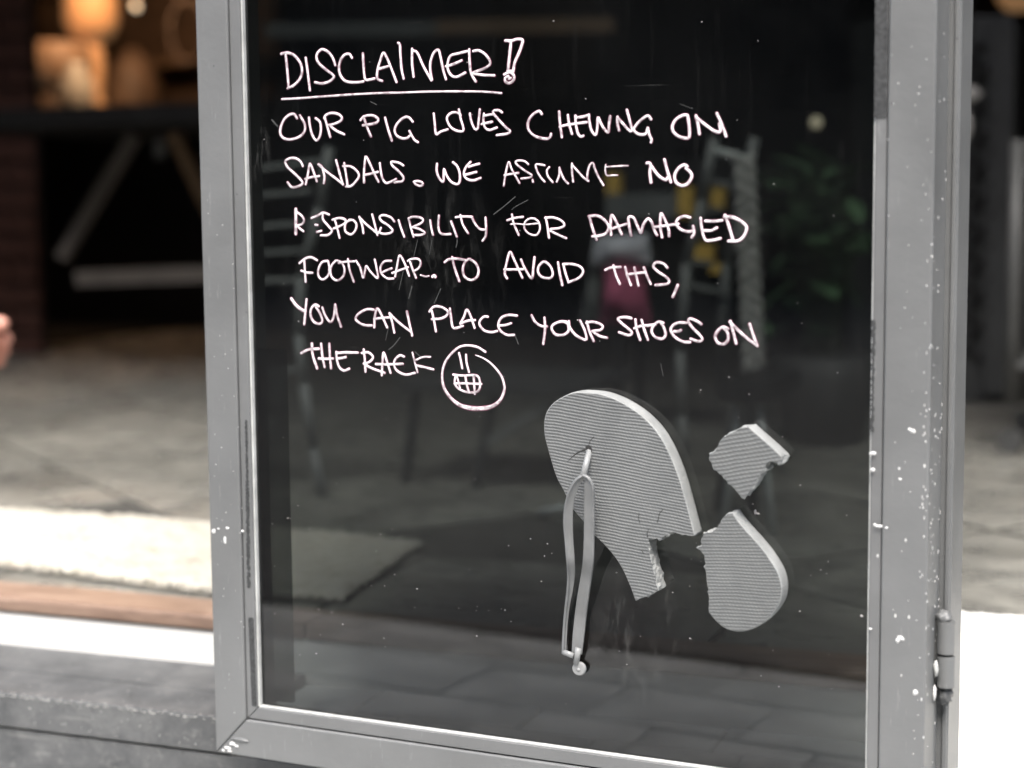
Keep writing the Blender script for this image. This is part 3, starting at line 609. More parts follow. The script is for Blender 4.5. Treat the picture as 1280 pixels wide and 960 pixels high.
 ('PLACE', 26, [('J', [(205,540),(225,630),(240,715)]), ('J', [(185,545),(220,505),(280,505),(340,540),(330,580),(280,605),(205,610)]), ('J', [(360,520),(370,600),(385,680),(420,685),(470,668)]), ('J', [(450,645),(480,590),(505,530),(540,590),(572,685)]), ('J', [(450,650),(510,625),(575,618)]),
  ('J', [(685,590),(650,590),(615,630),(620,670),(660,710),(720,722),(765,712)]), ('J', [(935,580),(860,575),(800,600),(775,660),(795,710),(850,745),(910,745)]), ('J', [(785,665),(840,660),(885,645)])]),
 ('YOUR', 27, [('K', [(100,235),(130,290),(180,325),(230,330)]), ('K', [(210,255),(215,350),(200,480)]), ('K', [(400,290),(340,290),(280,320),(275,360),(310,400),(370,402),(415,370),(410,310),(380,290)]), ('K', [(420,285),(430,340),(480,405),(560,445),(570,420),(550,350),(515,280)]),
  ('K', [(575,290),(595,370),(632,455)]), ('K', [(570,300),(620,290),(680,305),(710,330),(690,360),(620,370)]), ('K', [(620,370),(680,410),(745,428)])]),
 ('SHOES', 27, [('K', [(955,260),(900,250),(840,262),(870,300),(930,350),(960,385),(930,405),(850,380)]), ('K', [(990,270),(1000,350),(1030,445)]), ('K', [(980,345),(1040,325),(1110,320),(1160,312)]), ('L', [(15,275),(35,350),(68,445)]),
  ('L', [(200,300),(160,290),(120,320),(100,370),(130,420),(190,435),(220,400),(205,340),(180,300)]), ('L', [(400,298),(330,298),(280,325),(265,365),(300,420),(370,460),(430,465)]), ('L', [(295,372),(330,372),(350,362)]), ('L', [(525,310),(490,285),(430,262),(415,285),(450,340),(510,400),(535,440),(500,458),(435,435)])]),
 ('ON', 29, [('L', [(755,350),(710,335),(665,370),(645,420),(670,470),(720,480),(755,440),(750,380),(715,340)]), ('L', [(775,285),(800,380),(825,475)]), ('L', [(770,290),(850,370),(930,440),(1005,495)]), ('L', [(940,310),(970,400),(1005,495)])]),
 ('THE', 27, [('M', [(115,215),(180,185),(265,178)]), ('M', [(205,135),(215,240),(250,345)], 31), ('M', [(285,135),(295,240),(315,335)]), ('M', [(355,135),(360,240),(370,345)]), ('M', [(265,262),(320,265),(385,262)]), ('M', [(415,205),(420,270),(440,335),(480,365),(525,350)]), ('M', [(420,215),(500,210),(600,212)]), ('M', [(420,262),(460,258),(495,250)])]),
 ('RACK', 26, [('M', [(650,185),(660,280),(665,375)]), ('M', [(635,215),(690,210),(730,250),(700,290),(650,305)]), ('M', [(650,305),(720,345),(830,385)]), ('M', [(805,405),(810,310),(820,210),(850,290),(880,385)]), ('M', [(755,310),(850,312),(985,308)]), ('M', [(995,245),(960,235),(920,270),(910,320),(940,370),(1010,400),(1090,385)]),
  ('N', [(-30,210),(-10,290),(15,380)], 20), ('N', [(0,275),(60,250),(125,248)], 20), ('N', [(0,320),(70,335),(150,355)])]),
 ('circle', 24, [('N', [(595,205),(530,165),(450,150),(370,165),(290,235),(240,320),(225,420),(245,520),(310,610),(400,670),(520,690),(640,675),(720,620),(755,540),(755,480),(725,400),(650,310),(580,260),(510,232)], 'circ')]),
 ('face', 25, [('N', [(370,215),(385,280),(397,345)]), ('N', [(430,230),(435,300),(455,378)]), ('N', [(320,400),(400,408),(520,408),(550,470),(540,530),(500,552),(430,548),(360,515),(333,470),(340,410)]), ('N', [(330,475),(430,475),(560,480)]), ('N', [(350,410),(365,460),(378,515)], 22), ('N', [(425,415),(435,480),(455,550)]), ('N', [(495,415),(500,480),(505,565)])]),
]
def stroke(vs, fs, fm, pts, width, wfun=None, mi=0, wk=1.0, h=0.00045, base=0.0002, seed=0):
    C = catmull([Vector((p[0], p[1], 0)) for p in pts], 0.0011)
    # accumulate length
    L = [0]
    for i in range(1, len(C)): L.append(L[-1] + (C[i] - C[i - 1]).length)
    T = L[-1]; prof = [(-1, 0), (-0.72, 0.7), (0, 1), (0.72, 0.7), (1, 0)]
    # add caps
    r0 = width * wk / 2
    rows = []
    for i, c in enumerate(C):
        d = (C[min(i + 1, len(C) - 1)] - C[max(i - 1, 0)])
        if d.length < 1e-9: continue
        d.normalize(); t = L[i] / max(T, 1e-9)
        r = r0 * (1 + 0.13 * noise.noise(Vector((c.x * 160, c.y * 160, seed)))) * (wfun(t) if wfun else 1)
        rows.append((c, d, r, L[i]))
    c, d, r, l = rows[0]; pre = [(c - d * r * k, d, r * math.sqrt(max(0.02, 1 - k * k)), 0) for k in (0.97, 0.75, 0.4)]
    c, d, r, l = rows[-1]; post = [(c + d * r * k, d, r * math.sqrt(max(0.02, 1 - k * k)), 0) for k in (0.4, 0.75, 0.97)]
    rows = pre + rows + post; b0 = len(vs)
    for (c, d, r, l) in rows:
        nx, ny = -d.y, d.x
        for (a, z) in prof: vs.append((c.x + nx * r * a, c.y + ny * r * a, base + h * z * min(1, r / r0)))
    for i in range(len(rows) - 1):
        for k in range(4):
            a = b0 + i * 5 + k; fs.append((a, a + 1, a + 6, a + 5)); fm.append(mi)
cnt = {}
for wi, (word, wz, sts) in enumerate(WORDS):
    vs, fs, fm = [], [], []
    for si, stt in enumerate(sts):
        fr, pts = stt[0], stt[1]; wd = stt[2] if len(stt) > 2 else wz; wf = None
        if wd == 'circ': wd = 25; wf = lambda t: (1.0 + 0.85 * max(0, 1 - abs(t - 0.56) / 0.24)) if t < 0.86 else max(0.45, 1 - (t - 0.86) * 3.6)
        ox, oy = ORG[fr]; P3 = [dl(ox + x * KZ, oy + y * KZ) for x, y in pts]
        ww = wd * KZ * 0.00065 * 0.74
        stroke(vs, fs, fm, P3, ww, wf, 0, 1.0, 0.00042, 0.00025 + 0.00002 * si, seed=si)
        stroke(vs, fs, fm, P3, ww, wf, 1, 1.42, 0.00006, 0.00008, seed=si)
    nm = {'underline': 'underline', 'circle': 'smiley_outline', 'face': 'smiley_face', '!': 'exclamation_mark'}.get(word, 'handwritten_word')
    o = dpart(mesh_obj(nm, vs, fs, [M['marker'], M['ink_edge']], fm=fm), glass)
    if nm == 'handwritten_word': o['label'] = 'the word %s written in white marker%s' % (word, {5: '', 7: ' at the end of the first sentence line', 25: ' after SHOES'}.get(wi, ''))
# scratches and the run of ink under the second line
vs, fs, fm = [], [], []
for (pp, wd) in [([(571, 296), (571.5, 303), (570, 309)], 1.3), ([(643, 417), (648, 430)], 1.5), ([(644, 246), (630, 258), (617, 268)], 1.2), ([(660, 250), (645, 258), (640, 262)], 1.0), ([(515, 358), (511, 373)], 1.4), ([(551, 361), (543, 379)], 1.1), ([(505, 335), (499, 362)], 0.9),
                 ([(500, 422), (492, 432), (486, 437)], 1.3), ([(486, 408), (482, 425)], 0.8), ([(519, 440), (527, 447)], 1.0), ([(463, 127), (471, 131)], 1.0), ([(522, 300), (517, 322), (515, 330)], .7), ([(540, 300), (537, 318)], .7), ([(340, 150), (347, 158)], 2), ([(866, 136), (850, 130)], 0.6), ([(826, 455), (829, 470)], 0.9)]:
    stroke(vs, fs, fm, [dl(*q) for q in pp], wd * 0.00065, None, 0, 1, 0.0001, 0.0001)
o = dpart(mesh_obj('scratches', vs, fs, [M['scratch']], fm=fm), glass); o['kind'] = 'stuff'

# ------------------------------------------------------------------ sandal pieces
def fr(pts, ox, oy, k): return [(ox + x * k, oy + y * k) for x, y in pts]
P7 = lambda p: fr(p, 670, 480, 0.19792); P8 = lambda p: fr(p, 690, 560, 0.20833); Q1 = lambda p: fr(p, 870, 520, 0.13542); Q2 = lambda p: fr(p, 860, 620, 0.18742)
Q3 = lambda p: fr(p, 680, 540, 1 / 6); Q4 = lambda p: fr(p, 680, 700, 1 / 6); Q5 = lambda p: fr(p, 780, 620, 0.15625)
def jag(pts, amp, n, seed):
    out = []
    for i in range(len(pts) - 1):
        a, b = Vector(pts[i]), Vector(pts[i + 1])
        for k in range(n):
            p = a.lerp(b, k / n)
            if k: p += Vector((noise.noise(Vector((p.x * 0.5, p.y * 0.5, seed))), noise.noise(Vector((p.x * 0.5, p.y * 0.5, seed + 5))))) * amp * 2
            out.append((p.x, p.y))
    out.append(pts[-1]); return out
def smooth(pts, step=2.5): return [(v.x, v.y) for v in catmull([Vector((a, b, 0)) for a, b in pts], step)]
def sole_piece(thing, outline, T, topmat, back=0.0006, name='sole', flare=0.0):
    """outline: list of (x,y,torn)"""
    loc = [dl(x, y, T) for x, y, _ in outline]; k = len(loc)
    cx = sum(p[0] for p in loc) / k; cy = sum(p[1] for p in loc) / k
    bm = bmesh.new(); levels = [0.0, 0.16, 0.38, 0.62, 0.84, 0.955, 1.0]
    rings = []
    for li, t in enumerate(levels):
        ring = []
        for i, (u, w_) in enumerate(loc):
            torn = outline[i][2]
            a = loc[i - 1]; b = loc[(i + 1) % k]; tx, ty = b[0] - a[0], b[1] - a[1]; ln = math.hypot(tx, ty) or 1; nx, ny = ty / ln, -tx / ln
            if torn: off = 0.0028 * noise.noise(Vector((u * 260, w_ * 260, t * 5.0))) * (1 if 0 < t < 1 else 0.25)
            else: off = (-0.0007 if t == 1.0 else (0 if t < 0.84 else -0.0001)) + 0.00025 * math.sin(t * math.pi)
            if t == 1.0 and torn: off = 0
            ring.append(bm.verts.new((u + nx * off * SGN, w_ + ny * off * SGN, back + (T - back) * t)))
        rings.append(ring)
    for li in range(len(levels) - 1):
        for i in range(k):
            f_ = bm.faces.new((rings[li][i], rings[li][(i + 1) % k], rings[li + 1][(i + 1) % k], rings[li + 1][i])); f_.material_index = 1; f_.smooth = not outline[i][2]
    ft = bm.faces.new(rings[-1]); ft.material_index = 0
    fb = bm.faces.new(rings[0][::-1]); fb.material_index = 1
    bmesh.ops.triangulate(bm, faces=[ft, fb])
    bmesh.ops.recalc_face_normals(bm, faces=bm.faces)
    me = bpy.data.meshes.new(name); bm.to_mesh(me); bm.free(); me.materials.append(topmat); me.materials.append(M['foam'])
    o = bpy.data.objects.new(name, me); COL.objects.link(o); return o
SGN = 1
def area(pts): return sum(pts[i][0] * pts[(i + 1) % len(pts)][1] - pts[(i + 1) % len(pts)][0] * pts[i][1] for i in range(len(pts)))
def thing_at(name, x, y, *a):
    t = bpy.data.objects.new(name, None); COL.objects.link(t); u, w_ = dl(x, y); t.matrix_world = DM @ Matrix.Translation((u, w_, 0)); t['_u'] = u; t['_w'] = w_
    setp(t, *a); return t
def tpart(o, t): o.parent = t; o.matrix_local = Matrix.Translation((-t['_u'], -t['_w'], 0)); return o
TH = 0.019
def outl(smooth_pts, torn_pts):
    o = [(x, y, 0) for x, y in smooth_pts] + [(x, y, 1) for x, y in torn_pts]
    return o
t1 = thing_at('chewed_flip_flop', 740, 840, 'large ribbed front half of a chewed grey flip flop with its strap dangling', 'sandal')
left_up = P8([(455,800),(400,690),(330,600),(250,520),(190,445),(120,360),(70,260),(20,160)]) + P7([(65,380),(50,300),(52,220),(75,160),(120,110),(200,65),(250,53),(300,52),(400,62),(500,95),(600,150),(680,210),(760,295),(820,390),(870,500),(910,610),(950,750)]) + [(868.8, 669.7)]
bite = [(868.8, 669.7)] + Q5([(520,314),(480,310),(430,300),(395,285),(365,295),(345,318),(318,322),(300,345),(270,338),(240,345),(218,340),(200,357),(195,400),(200,450),(215,520),(235,600),(255,680),(272,755),(240,775),(180,800),(130,815),(90,845)])
sm = smooth([P8([(500, 918)])[0]] + left_up)
tn = jag(bite, 0.9, 3, 3)[1:-1]
ol = outl(sm, tn)
SGN = -1 if area([dl(x, y) for x, y, _ in ol]) < 0 else 1
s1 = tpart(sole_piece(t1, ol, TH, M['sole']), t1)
t2 = thing_at('flip_flop_heel', 930, 790, 'rounded heel end of a chewed grey flip flop at lower right of the glass', 'sandal piece')
hs = Q2([(300,112),(335,165),(380,220),(470,320),(540,410),(600,510),(625,600),(622,680),(600,740),(540,820),(450,880),(350,905),(260,890),(190,840),(135,775)])
ht = Q2([(135,775),(140,680),(130,600),(118,500),(110,400),(98,378),(65,345),(90,335),(85,300),(105,250),(160,240),(200,205),(225,160),(240,135),(300,112)])
ol = outl(smooth(hs), jag(ht, 0.7, 4, 8)[1:-1])
SGN = -1 if area([dl(x, y) for x, y, _ in ol]) < 0 else 1
tpart(sole_piece(t2, ol, TH, M['sole_heel']), t2)
t3 = thing_at('flip_flop_fragment', 930, 620, 'small torn middle fragment of a chewed grey flip flop above the heel piece', 'sandal piece')
fs_ = Q1([(490,100),(545,150),(620,215),(700,285),(790,370)])
ftn = Q1([(790,370),(800,400),(780,455),(745,430),(690,415),(655,430),(640,460),(655,500),(600,530),(570,570),(555,620),(510,680),(440,750),(400,720),(300,620),(245,545),(220,540),(150,455),(125,395),(130,350),(185,320),(210,260),(245,200),(340,150),(420,110),(490,100)])
ol = outl(fs_, jag(ftn, 0.55, 3, 14)[1:-1])
SGN = -1 if area([dl(x, y) for x, y, _ in ol]) < 0 else 1
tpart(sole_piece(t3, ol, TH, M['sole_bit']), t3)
# cracks in the front sole
vs, fs, fm = [], [], []
for pp, wd in [(P7([(200,490),(235,455),(270,430),(310,415)]), 1.6), (P7([(335,380),(345,355),(365,335)]), 1.0), (P7([(350,405),(352,425),(340,445)]), 1.6), (Q5([(120,140),(118,180),(128,215)]), 0.9), (Q5([(310,110),(285,140),(275,180),(265,215)]), 1.0), (Q5([(200,262),(185,295),(190,325)]), 1.2), (Q5([(140,430),(155,460)]), 0.8)]:
    stroke(vs, fs, fm, [dl(x, y, TH) for x, y in pp], wd * 0.00065, lambda t: 0.35 + 1.1 * t if wd > 1.1 else 1, 0, 1, 0.0001, TH + 0.0001)
tpart(mesh_obj('cracks', vs, fs, [M['crack']], fm=fm), t1)['kind'] = 'stuff'
# toe hole
def ellip(name, x, y, rx, ry, n0, n1, mat, seg=20, ang=0.0):
    u, w_ = dl(x, y, n1); bm = bmesh.new()
    bmesh.ops.create_cone(bm, cap_ends=True, segments=seg, radius1=1, radius2=0.9, depth=1)
    M4 = Matrix.Translation((u, w_, (n0 + n1) / 2)) @ Matrix.Rotation(ang, 4, 'Z') @ Matrix.Diagonal((rx * 0.00065, ry * 0.00065, n1 - n0, 1)); bmesh.ops.transform(bm, matrix=M4, verts=bm.verts)
    return bm_obj(name, bm, mat)
tpart(ellip('toe_hole', 735.5, 559.5, 4.4, 3.2, TH - 0.004, TH + 0.0003, M['crack']), t1)
# straps: ribbons that hang in front of the glass
def ribbon(name, path, mat, th=0.0026):
    """path of (x, y, n, width px, twist deg)"""
    Pn = []
    for (x, y, n_, wd, tw) in path:
        u, w_ = dl(x, y, n_); Pn.append((u, w_, n_, wd * 0.00065, R_(tw)))
    C = []
    for i in range(len(Pn) - 1):
        p0 = Pn[max(i - 1, 0)]; p1 = Pn[i]; p2 = Pn[i + 1]; p3 = Pn[min(i + 2, len(Pn) - 1)]
        for k in range(8):
            t = k / 8; C.append(tuple(0.5 * ((2 * p1[j]) + (p2[j] - p0[j]) * t + (2 * p0[j] - 5 * p1[j] + 4 * p2[j] - p3[j]) * t * t + (3 * p1[j] - p0[j] - 3 * p2[j] + p3[j]) * t ** 3) for j in range(5)))
    C.append(Pn[-1]); bm = bmesh.new(); rings = []
    e_ = 0.3
    prof = [(-1, -1 + e_), (-1 + 0.10, -1), (1 - 0.10, -1), (1, -1 + e_), (1, 1 - e_), (1 - 0.10, 1), (1 - 0.22, 1.12), (1 - 0.32, 0.8), (-1 + 0.32, 0.8), (-1 + 0.2, 1.1), (-1 + 0.10, 1), (-1, 1 - e_)]
    for i, (u, w_, n_, wd, tw) in enumerate(C):
        a = C[max(i - 1, 0)]; b = C[min(i + 1, len(C) - 1)]; d = Vector((b[0] - a[0], b[1] - a[1], b[2] - a[2])).normalized()
        side = Vector((-d.y, d.x, 0)).normalized() * -1; nrm = d.cross(side).normalized()
        if nrm.z < 0: nrm = -nrm
        s2 = side * math.cos(tw) + nrm * math.sin(tw); n2 = -side * math.sin(tw) + nrm * math.cos(tw)
        rings.append([bm.verts.new(Vector((u, w_, n_)) + s2 * (wd / 2 * pa) + n2 * (th / 2 * pb)) for pa, pb in prof])
    for i in range(len(rings) - 1):
        for k in range(len(prof)): bm.faces.new((rings[i][k], rings[i][(k + 1) % 12], rings[i + 1][(k + 1) % 12], rings[i + 1][k]))
    bm.faces.new(rings[0]); bm.faces.new(rings[-1][::-1])
    return bm_obj(name, bm, mat, smooth=True)
X3 = lambda x, y: (680 + x / 6, 540 + y / 6); X4 = lambda x, y: (680 + x / 6, 700 + y / 6)
bm = bmesh.new(); a = dl(*X3(335, 125), TH); b = dl(*X3(291, 340), TH + 0.013)
bar(bm, (a[0], a[1], TH - 0.003), (b[0], b[1], TH + 0.013), 0.0024, 14, 0.0028); tpart(bm_obj('toe_post', bm, M['strap_edge'], smooth=True), t1)
tpart(ribbon('strap', [(*X3(292, 338), TH + 0.013, 8, 50), (*X3(250, 372), TH + 0.014, 9, 50), (*X3(212, 450), TH + 0.013, 10, 40), (*X3(186, 560), TH + 0.010, 11, 32), (*X3(180, 680), TH + 0.008, 12, 30), (*X3(186, 800), TH + 0.006, 11, 30), (*X3(198, 960), TH + 0.004, 10.5, 35), (*X4(202, 110), 0.0156, 9.5, 42), (*X4(193, 220), 0.0122, 8, 52), (*X4(176, 330), 0.0088, 6, 58), (*X4(162, 450), 0.0060, 5, 60), (*X4(153, 590), 0.0060, 5, 62), (*X4(149, 705), 0.0060, 5, 60)], M['strap']), t1)
tpart(ribbon('strap', [(*X3(292, 336), TH + 0.013, 9, -45), (*X3(325, 362), TH + 0.014, 12, -30), (*X3(340, 420), TH + 0.013, 13.5, -12), (*X3(340, 520), TH + 0.010, 13.5, -5), (*X3(340, 660), TH + 0.008, 13.5, -3), (*X3(338, 820), TH + 0.006, 13.5, -3), (*X3(333, 960), TH + 0.004, 14, 0), (*X4(318, 120), 0.0153, 14, 0), (*X4(293, 280), 0.0103, 15, 0), (*X4(275, 420), 0.0060, 15, 0), (*X4(260, 560), 0.0060, 15, 0), (*X4(247, 700), 0.0060, 13.5, 0)], M['strap']), t1)
bm = bmesh.new(); a = dl(*X4(150, 692), 0.008); b = dl(*X4(225, 716), 0.007); bar(bm, (a[0], a[1], 0.008), (b[0], b[1], 0.008), 0.0023, 14); tpart(bm_obj('strap_pin', bm, M['strap_edge'], smooth=True), t1)
bm = bmesh.new(); a = dl(*X4(258, 662), 0.008); b = dl(*X4(238, 775), 0.007); bar(bm, (a[0], a[1], 0.008), (b[0], b[1], 0.006), 0.0027, 14, 0.0024); tpart(bm_obj('strap_clip', bm, M['strap_edge'], smooth=True), t1)
o = tpart(ellip('strap_plug', *X4(258, 818), 9.5, 9.2, 0.0032, 0.0062, M['strap_edge'], 32), t1)
sm_ = o.modifiers.new('bevel', 'BEVEL'); sm_.width = 0.0007; sm_.segments = 2; sm_.limit_method = 'ANGLE'
u_, w_ = dl(*X4(258, 824), 0.0062); tpart(weld(u_, w_, 0.0062, 0.0018, 0.0013, 0.0007, M['strap_edge'], 'plug_nub'), t1)

# ------------------------------------------------------------------ rugs
def rug(name, fn, nu, nv, th, label, cat, mt='rug'):
    vs = []; fs = []; fm = []
    for j in range(nv + 1):
        for i in range(nu + 1):
            s, t = i / nu, j / nv; p = fn(s, t)
            ed = min(min(s, 1 - s) * nu / 3, min(t, 1 - t) * nv / 3, 1)
            h = th * (0.35 + 0.65 * ed ** 0.5) + 0.0045 * noise.noise(Vector((p.x * 60, p.y * 150, 3))) + 0.003 * noise.noise(Vector((p.x * 150, p.y * 260, 5))) + 0.0045 * noise.noise(Vector((p.x * 14, p.y * 14, 1))) * ed
            vs.append((p.x + 0.004 * noise.noise(Vector((p.x * 25, p.y * 25, 7))), p.y + 0.004 * noise.noise(Vector((p.x * 25, p.y * 25, 8))) , p.z + max(h, 0.002)))
    for j in range(nv):
        for i in range(nu):
            a = j * (nu + 1) + i; fs.append((a, a + 1, a + nu + 2, a + nu + 1)); fm.append(0)
    # skirt
    loop = [i for i in range(nu + 1)] + [j * (nu + 1) + nu for j in range(1, nv + 1)] + [nv * (nu + 1) + i for i in range(nu - 1, -1, -1)] + [j * (nu + 1) for j in range(nv - 1, 0, -1)]
    b = len(vs)
    for q in loop:
        i, j = q % (nu + 1), q // (nu + 1); p = fn(i / nu, j / nv); vs.append((vs[q][0], vs[q][1], p.z + 0.0006))
    for k in range(len(loop)): fs.append((loop[k], b + k, b + (k + 1) % len(loop), loop[(k + 1) % len(loop)])); fm.append(1)
    root = mesh_obj(name, vs, fs, [M[mt], M['rug_under']], fm=fm, smooth=True); setp(root, label, cat); return root
A = [Vector((-1.80, 1.664, FLOOR)), Vector((-1.289, 1.634, FLOOR)), Vector((-0.967, 1.588, FLOOR)), Vector((-0.805, 1.600, FLOOR))]
B = [Vector((-2.0, 1.95, FLOOR)), Vector((-1.524, 1.925, FLOOR)), Vector((-1.186, 1.93, FLOOR)), Vector((-0.846, 1.905, FLOOR))]
def pl(Q, s):
    xs = [0, 0.5, 0.83, 1]
    for i in range(3):
        if s <= xs[i + 1] + 1e-9: return Q[i].lerp(Q[i + 1], (s - xs[i]) / (xs[i + 1] - xs[i]))
r1 = rug('rug', lambda s, t: pl(A, s).lerp(pl(B, s), t), 260, 70, 0.011, 'thick cream woven rug on the slate floor left of the glass door', 'rug')
def fibres(parent, n, a, b, z):
    vs = []; fs = []
    for _ in range(n):
        s = random.random(); p = pl(a, s); d = Vector((random.uniform(-0.6, 0.6), -1, 0)).normalized(); L = random.uniform(0.003, 0.011) * (2.5 if random.random() < 0.03 else 1); q = Vector((p.x, p.y, z + random.uniform(0.001, 0.008))); k = len(vs)
        q2 = q + d * L; q2.z = z + 0.0008; sd = Vector((-d.y, d.x, 0)) * 0.0005
        vs += [q - sd, q + sd, q2 + sd * 0.5, q2 - sd * 0.5]; fs.append((k, k + 1, k + 2, k + 3))
    o = mesh_obj('fringe', vs, fs, M['rug']); o.parent = parent; o['kind'] = 'stuff'
fibres(r1, 1500, A, B, FLOOR)
def fn2(s, t):
    x = -0.20 + 0.9 * s + 0.02 * math.sin(t * 9) * (1 - s)
    L = t * 0.44 # from paving edge up to floor
    prof = [(0, 1.362, PAVE), (0.118, 1.480, PAVE + 0.001), (0.128, 1.487, PAVE + 0.012), (0.170, 1.490, FLOOR - 0.004), (0.185, 1.500, FLOOR + 0.003), (0.44, 1.745 + 0.03 * s, FLOOR)]
    for i in range(5):
        a, b = prof[i], prof[i + 1]
        if L <= b[0] + 1e-9:
            k = (L - a[0]) / (b[0] - a[0]); return Vector((x, a[1] + (b[1] - a[1]) * k, a[2] + (b[2] - a[2]) * k))
rug('rug', fn2, 160, 110, 0.008, 'white rug running down over the step right of the door hinge', 'rug', 'rugw')

# ------------------------------------------------------------------ inside, left of the door
Y5 = 5.2
cn = atY(120, 140, Y5)
co_ = empty('bar_counter', (cn.x, 5.6, FLOOR)); setp(co_, 'long matt black counter at the back left of the dark room', 'counter')
topz = cn.z
P(box('counter_body', (-5.4, -0.6, 5.35, 6.0, FLOOR, topz - 0.04), M['black']), co_)
P(box('counter_top', (-5.45, -0.55, 5.22, 6.05, topz - 0.038, topz), M['black'], bev=0.005), co_)
# black floor rug below the counter
dk = atZ(0, 440, FLOOR); dk2 = atZ(262, 405, FLOOR)
o = mesh_obj('floor_mat', [(dk.x - 1.6, dk.y - 0.62, FLOOR + 0.008), (dk.x, dk.y, FLOOR + 0.008), (dk2.x, dk2.y, FLOOR + 0.008), (-0.6, 5.34, FLOOR + 0.008), (-5.6, 5.34, FLOOR + 0.008)] + [(dk.x - 1.6, dk.y - 0.62, FLOOR), (dk.x, dk.y, FLOOR), (dk2.x, dk2.y, FLOOR), (-0.6, 5.34, FLOOR), (-5.6, 5.34, FLOOR)],
             [(0, 1, 2, 3, 4), (0, 5, 6, 1), (1, 6, 7, 2), (2, 7, 8, 3), (3, 8, 9, 4), (4, 9, 5, 0)], M['black']); setp(o, 'flat black mat on the slate floor in front of the counter', 'floor mat')
# trestle table: pale splayed legs and foot bar
Yt = 3.9
tt = empty('trestle_table', (atY(190, 330, Yt).x, Yt, FLOOR)); setp(tt, 'dark table on pale splayed trestle legs in front of the black counter', 'table')
def A3(x, y, Y=Yt): return atY(x, y, Y)
bm = bmesh.new(); flatbar(bm, A3(168, 170), A3(78, 322), 0.032, 0.03); P(bm_obj('leg', bm, M['palewood']), tt)
bm = bmesh.new(); flatbar(bm, A3(218, 168), A3(292, 322), 0.032, 0.03); P(bm_obj('leg', bm, M['brownwood']), tt)
bm = bmesh.new(); flatbar(bm, A3(98, 348), A3(330, 340), 0.03, 0.04); P(bm_obj('foot_bar', bm, M['palewood']), tt)
tz = A3(190, 165).z
P(box('table_top', (A3(40, 0).x, A3(330, 0).x + 0.3, Yt - 0.35, Yt + 0.4, tz, tz + 0.05), M['black'], bev=0.004), tt)
bm = bmesh.new(); flatbar(bm, A3(201, 175), A3(201, 198), 0.03, 0.02); P(bm_obj('bracket', bm, M['midgrey']), tt)
# lit things on the counter
def lathe(name, prof, mat, parent=None, seg=20, loc=(0, 0, 0)):
    vs = []; fs = []
    for (r, z) in prof:
        for k in range(seg): a = 2 * math.pi * k / seg; vs.append((loc[0] + r * math.cos(a), loc[1] + r * math.sin(a), loc[2] + z))
    for i in range(len(prof) - 1):
        for k in range(seg): a = i * seg + k; b = i * seg + (k + 1) % seg; fs.append((a, b, b + seg, a + seg))
    fs.append(tuple(range(seg))[::-1]); fs.append(tuple((len(prof) - 1) * seg + k for k in range(seg)))
    o = mesh_obj(name, vs, fs, mat, smooth=True)
    if parent: P(o, parent)
    return o
Yc = 5.55
lp = atY(118, 140, Yc); lamp = empty('table_lamp', (lp.x, Yc, topz)); setp(lamp, 'lit orange lamp standing on the black counter', 'lamp')
s_ = (atY(150, 100, Yc) - atY(110, 100, Yc)).length / 40
lathe('lamp_base', [(14 * s_, 0), (16 * s_, 4 * s_), (9 * s_, 25 * s_), (13 * s_, 55 * s_), (10 * s_, 85 * s_), (5 * s_, 96 * s_)], M['lamp'], lamp, loc=(lp.x, Yc, topz))
lathe('lamp_shade', [(20 * s_, 84 * s_), (29 * s_, 100 * s_), (28 * s_, 130 * s_), (19 * s_, 150 * s_)], M['lamp'], lamp, loc=(lp.x, Yc, topz))
bw = atY(62, 120, Yc - 0.1); q = empty('wicker_basket', (bw.x, Yc - 0.1, topz)); setp(q, 'orange wicker basket with a painted glow left of the lamp on the black counter', 'basket')
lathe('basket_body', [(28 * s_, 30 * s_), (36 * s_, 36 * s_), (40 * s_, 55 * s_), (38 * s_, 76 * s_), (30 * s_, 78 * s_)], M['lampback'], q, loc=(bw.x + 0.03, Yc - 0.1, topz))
lathe('basket_foot', [(34 * s_, 0), (30 * s_, 12 * s_), (28 * s_, 31 * s_)], M['brown'], q, loc=(bw.x + 0.03, Yc - 0.1, topz))
jb = atY(97, 136, Yc - 0.25); o = lathe('glass_jar', [(14 * s_, 0), (17 * s_, 8 * s_), (17 * s_, 34 * s_), (9 * s_, 44 * s_), (9 * s_, 52 * s_)], M['jar'], loc=(jb.x, Yc - 0.25, topz)); setp(o, 'pale round jar on the black counter between basket and lamp', 'jar')
cb_ = atY(150, 136, Yc + 0.1); o = lathe('clay_urn', [(34 * s_, 0), (36 * s_, 8 * s_), (30 * s_, 40 * s_), (22 * s_, 60 * s_), (8 * s_, 78 * s_)], M['brown'], loc=(cb_.x, Yc + 0.2, topz)); setp(o, 'brown cone shaped clay urn beside the lit lamp', 'urn')
for (x, y, lab) in ((30, 50, 'small round bulb glowing above the basket'), (170, 8, 'small round bulb at the top right of the lit lamp')):
    p = atY(x, y, 5.3); bm = bmesh.new(); bmesh.ops.create_uvsphere(bm, u_segments=12, v_segments=8, radius=0.013, matrix=Matrix.Translation(p)); r_ = empty('hanging_bulb', (p.x, p.y, p.z)); P(bm_obj('bulb', bm, M['bulb'], smooth=True), r_)
    bm = bmesh.new(); bar(bm, (p.x, p.y, p.z + 0.01), (p.x, p.y, 3.3), 0.003, 6); P(bm_obj('cord', bm, M['black']), r_); setp(r_, lab, 'bulb', 'small hanging bulbs')
bm = bmesh.new(); p = atY(236, 40, 5.3)
for k in range(24):
    a, b = k * math.pi / 12, (k + 1) * math.pi / 12; rr = 0.075
    bar(bm, p + Vector((rr * math.cos(a), 0, rr * 1.5 * math.sin(a))), p + Vector((rr * math.cos(b), 0, rr * 1.5 * math.sin(b))), 0.012, 6)
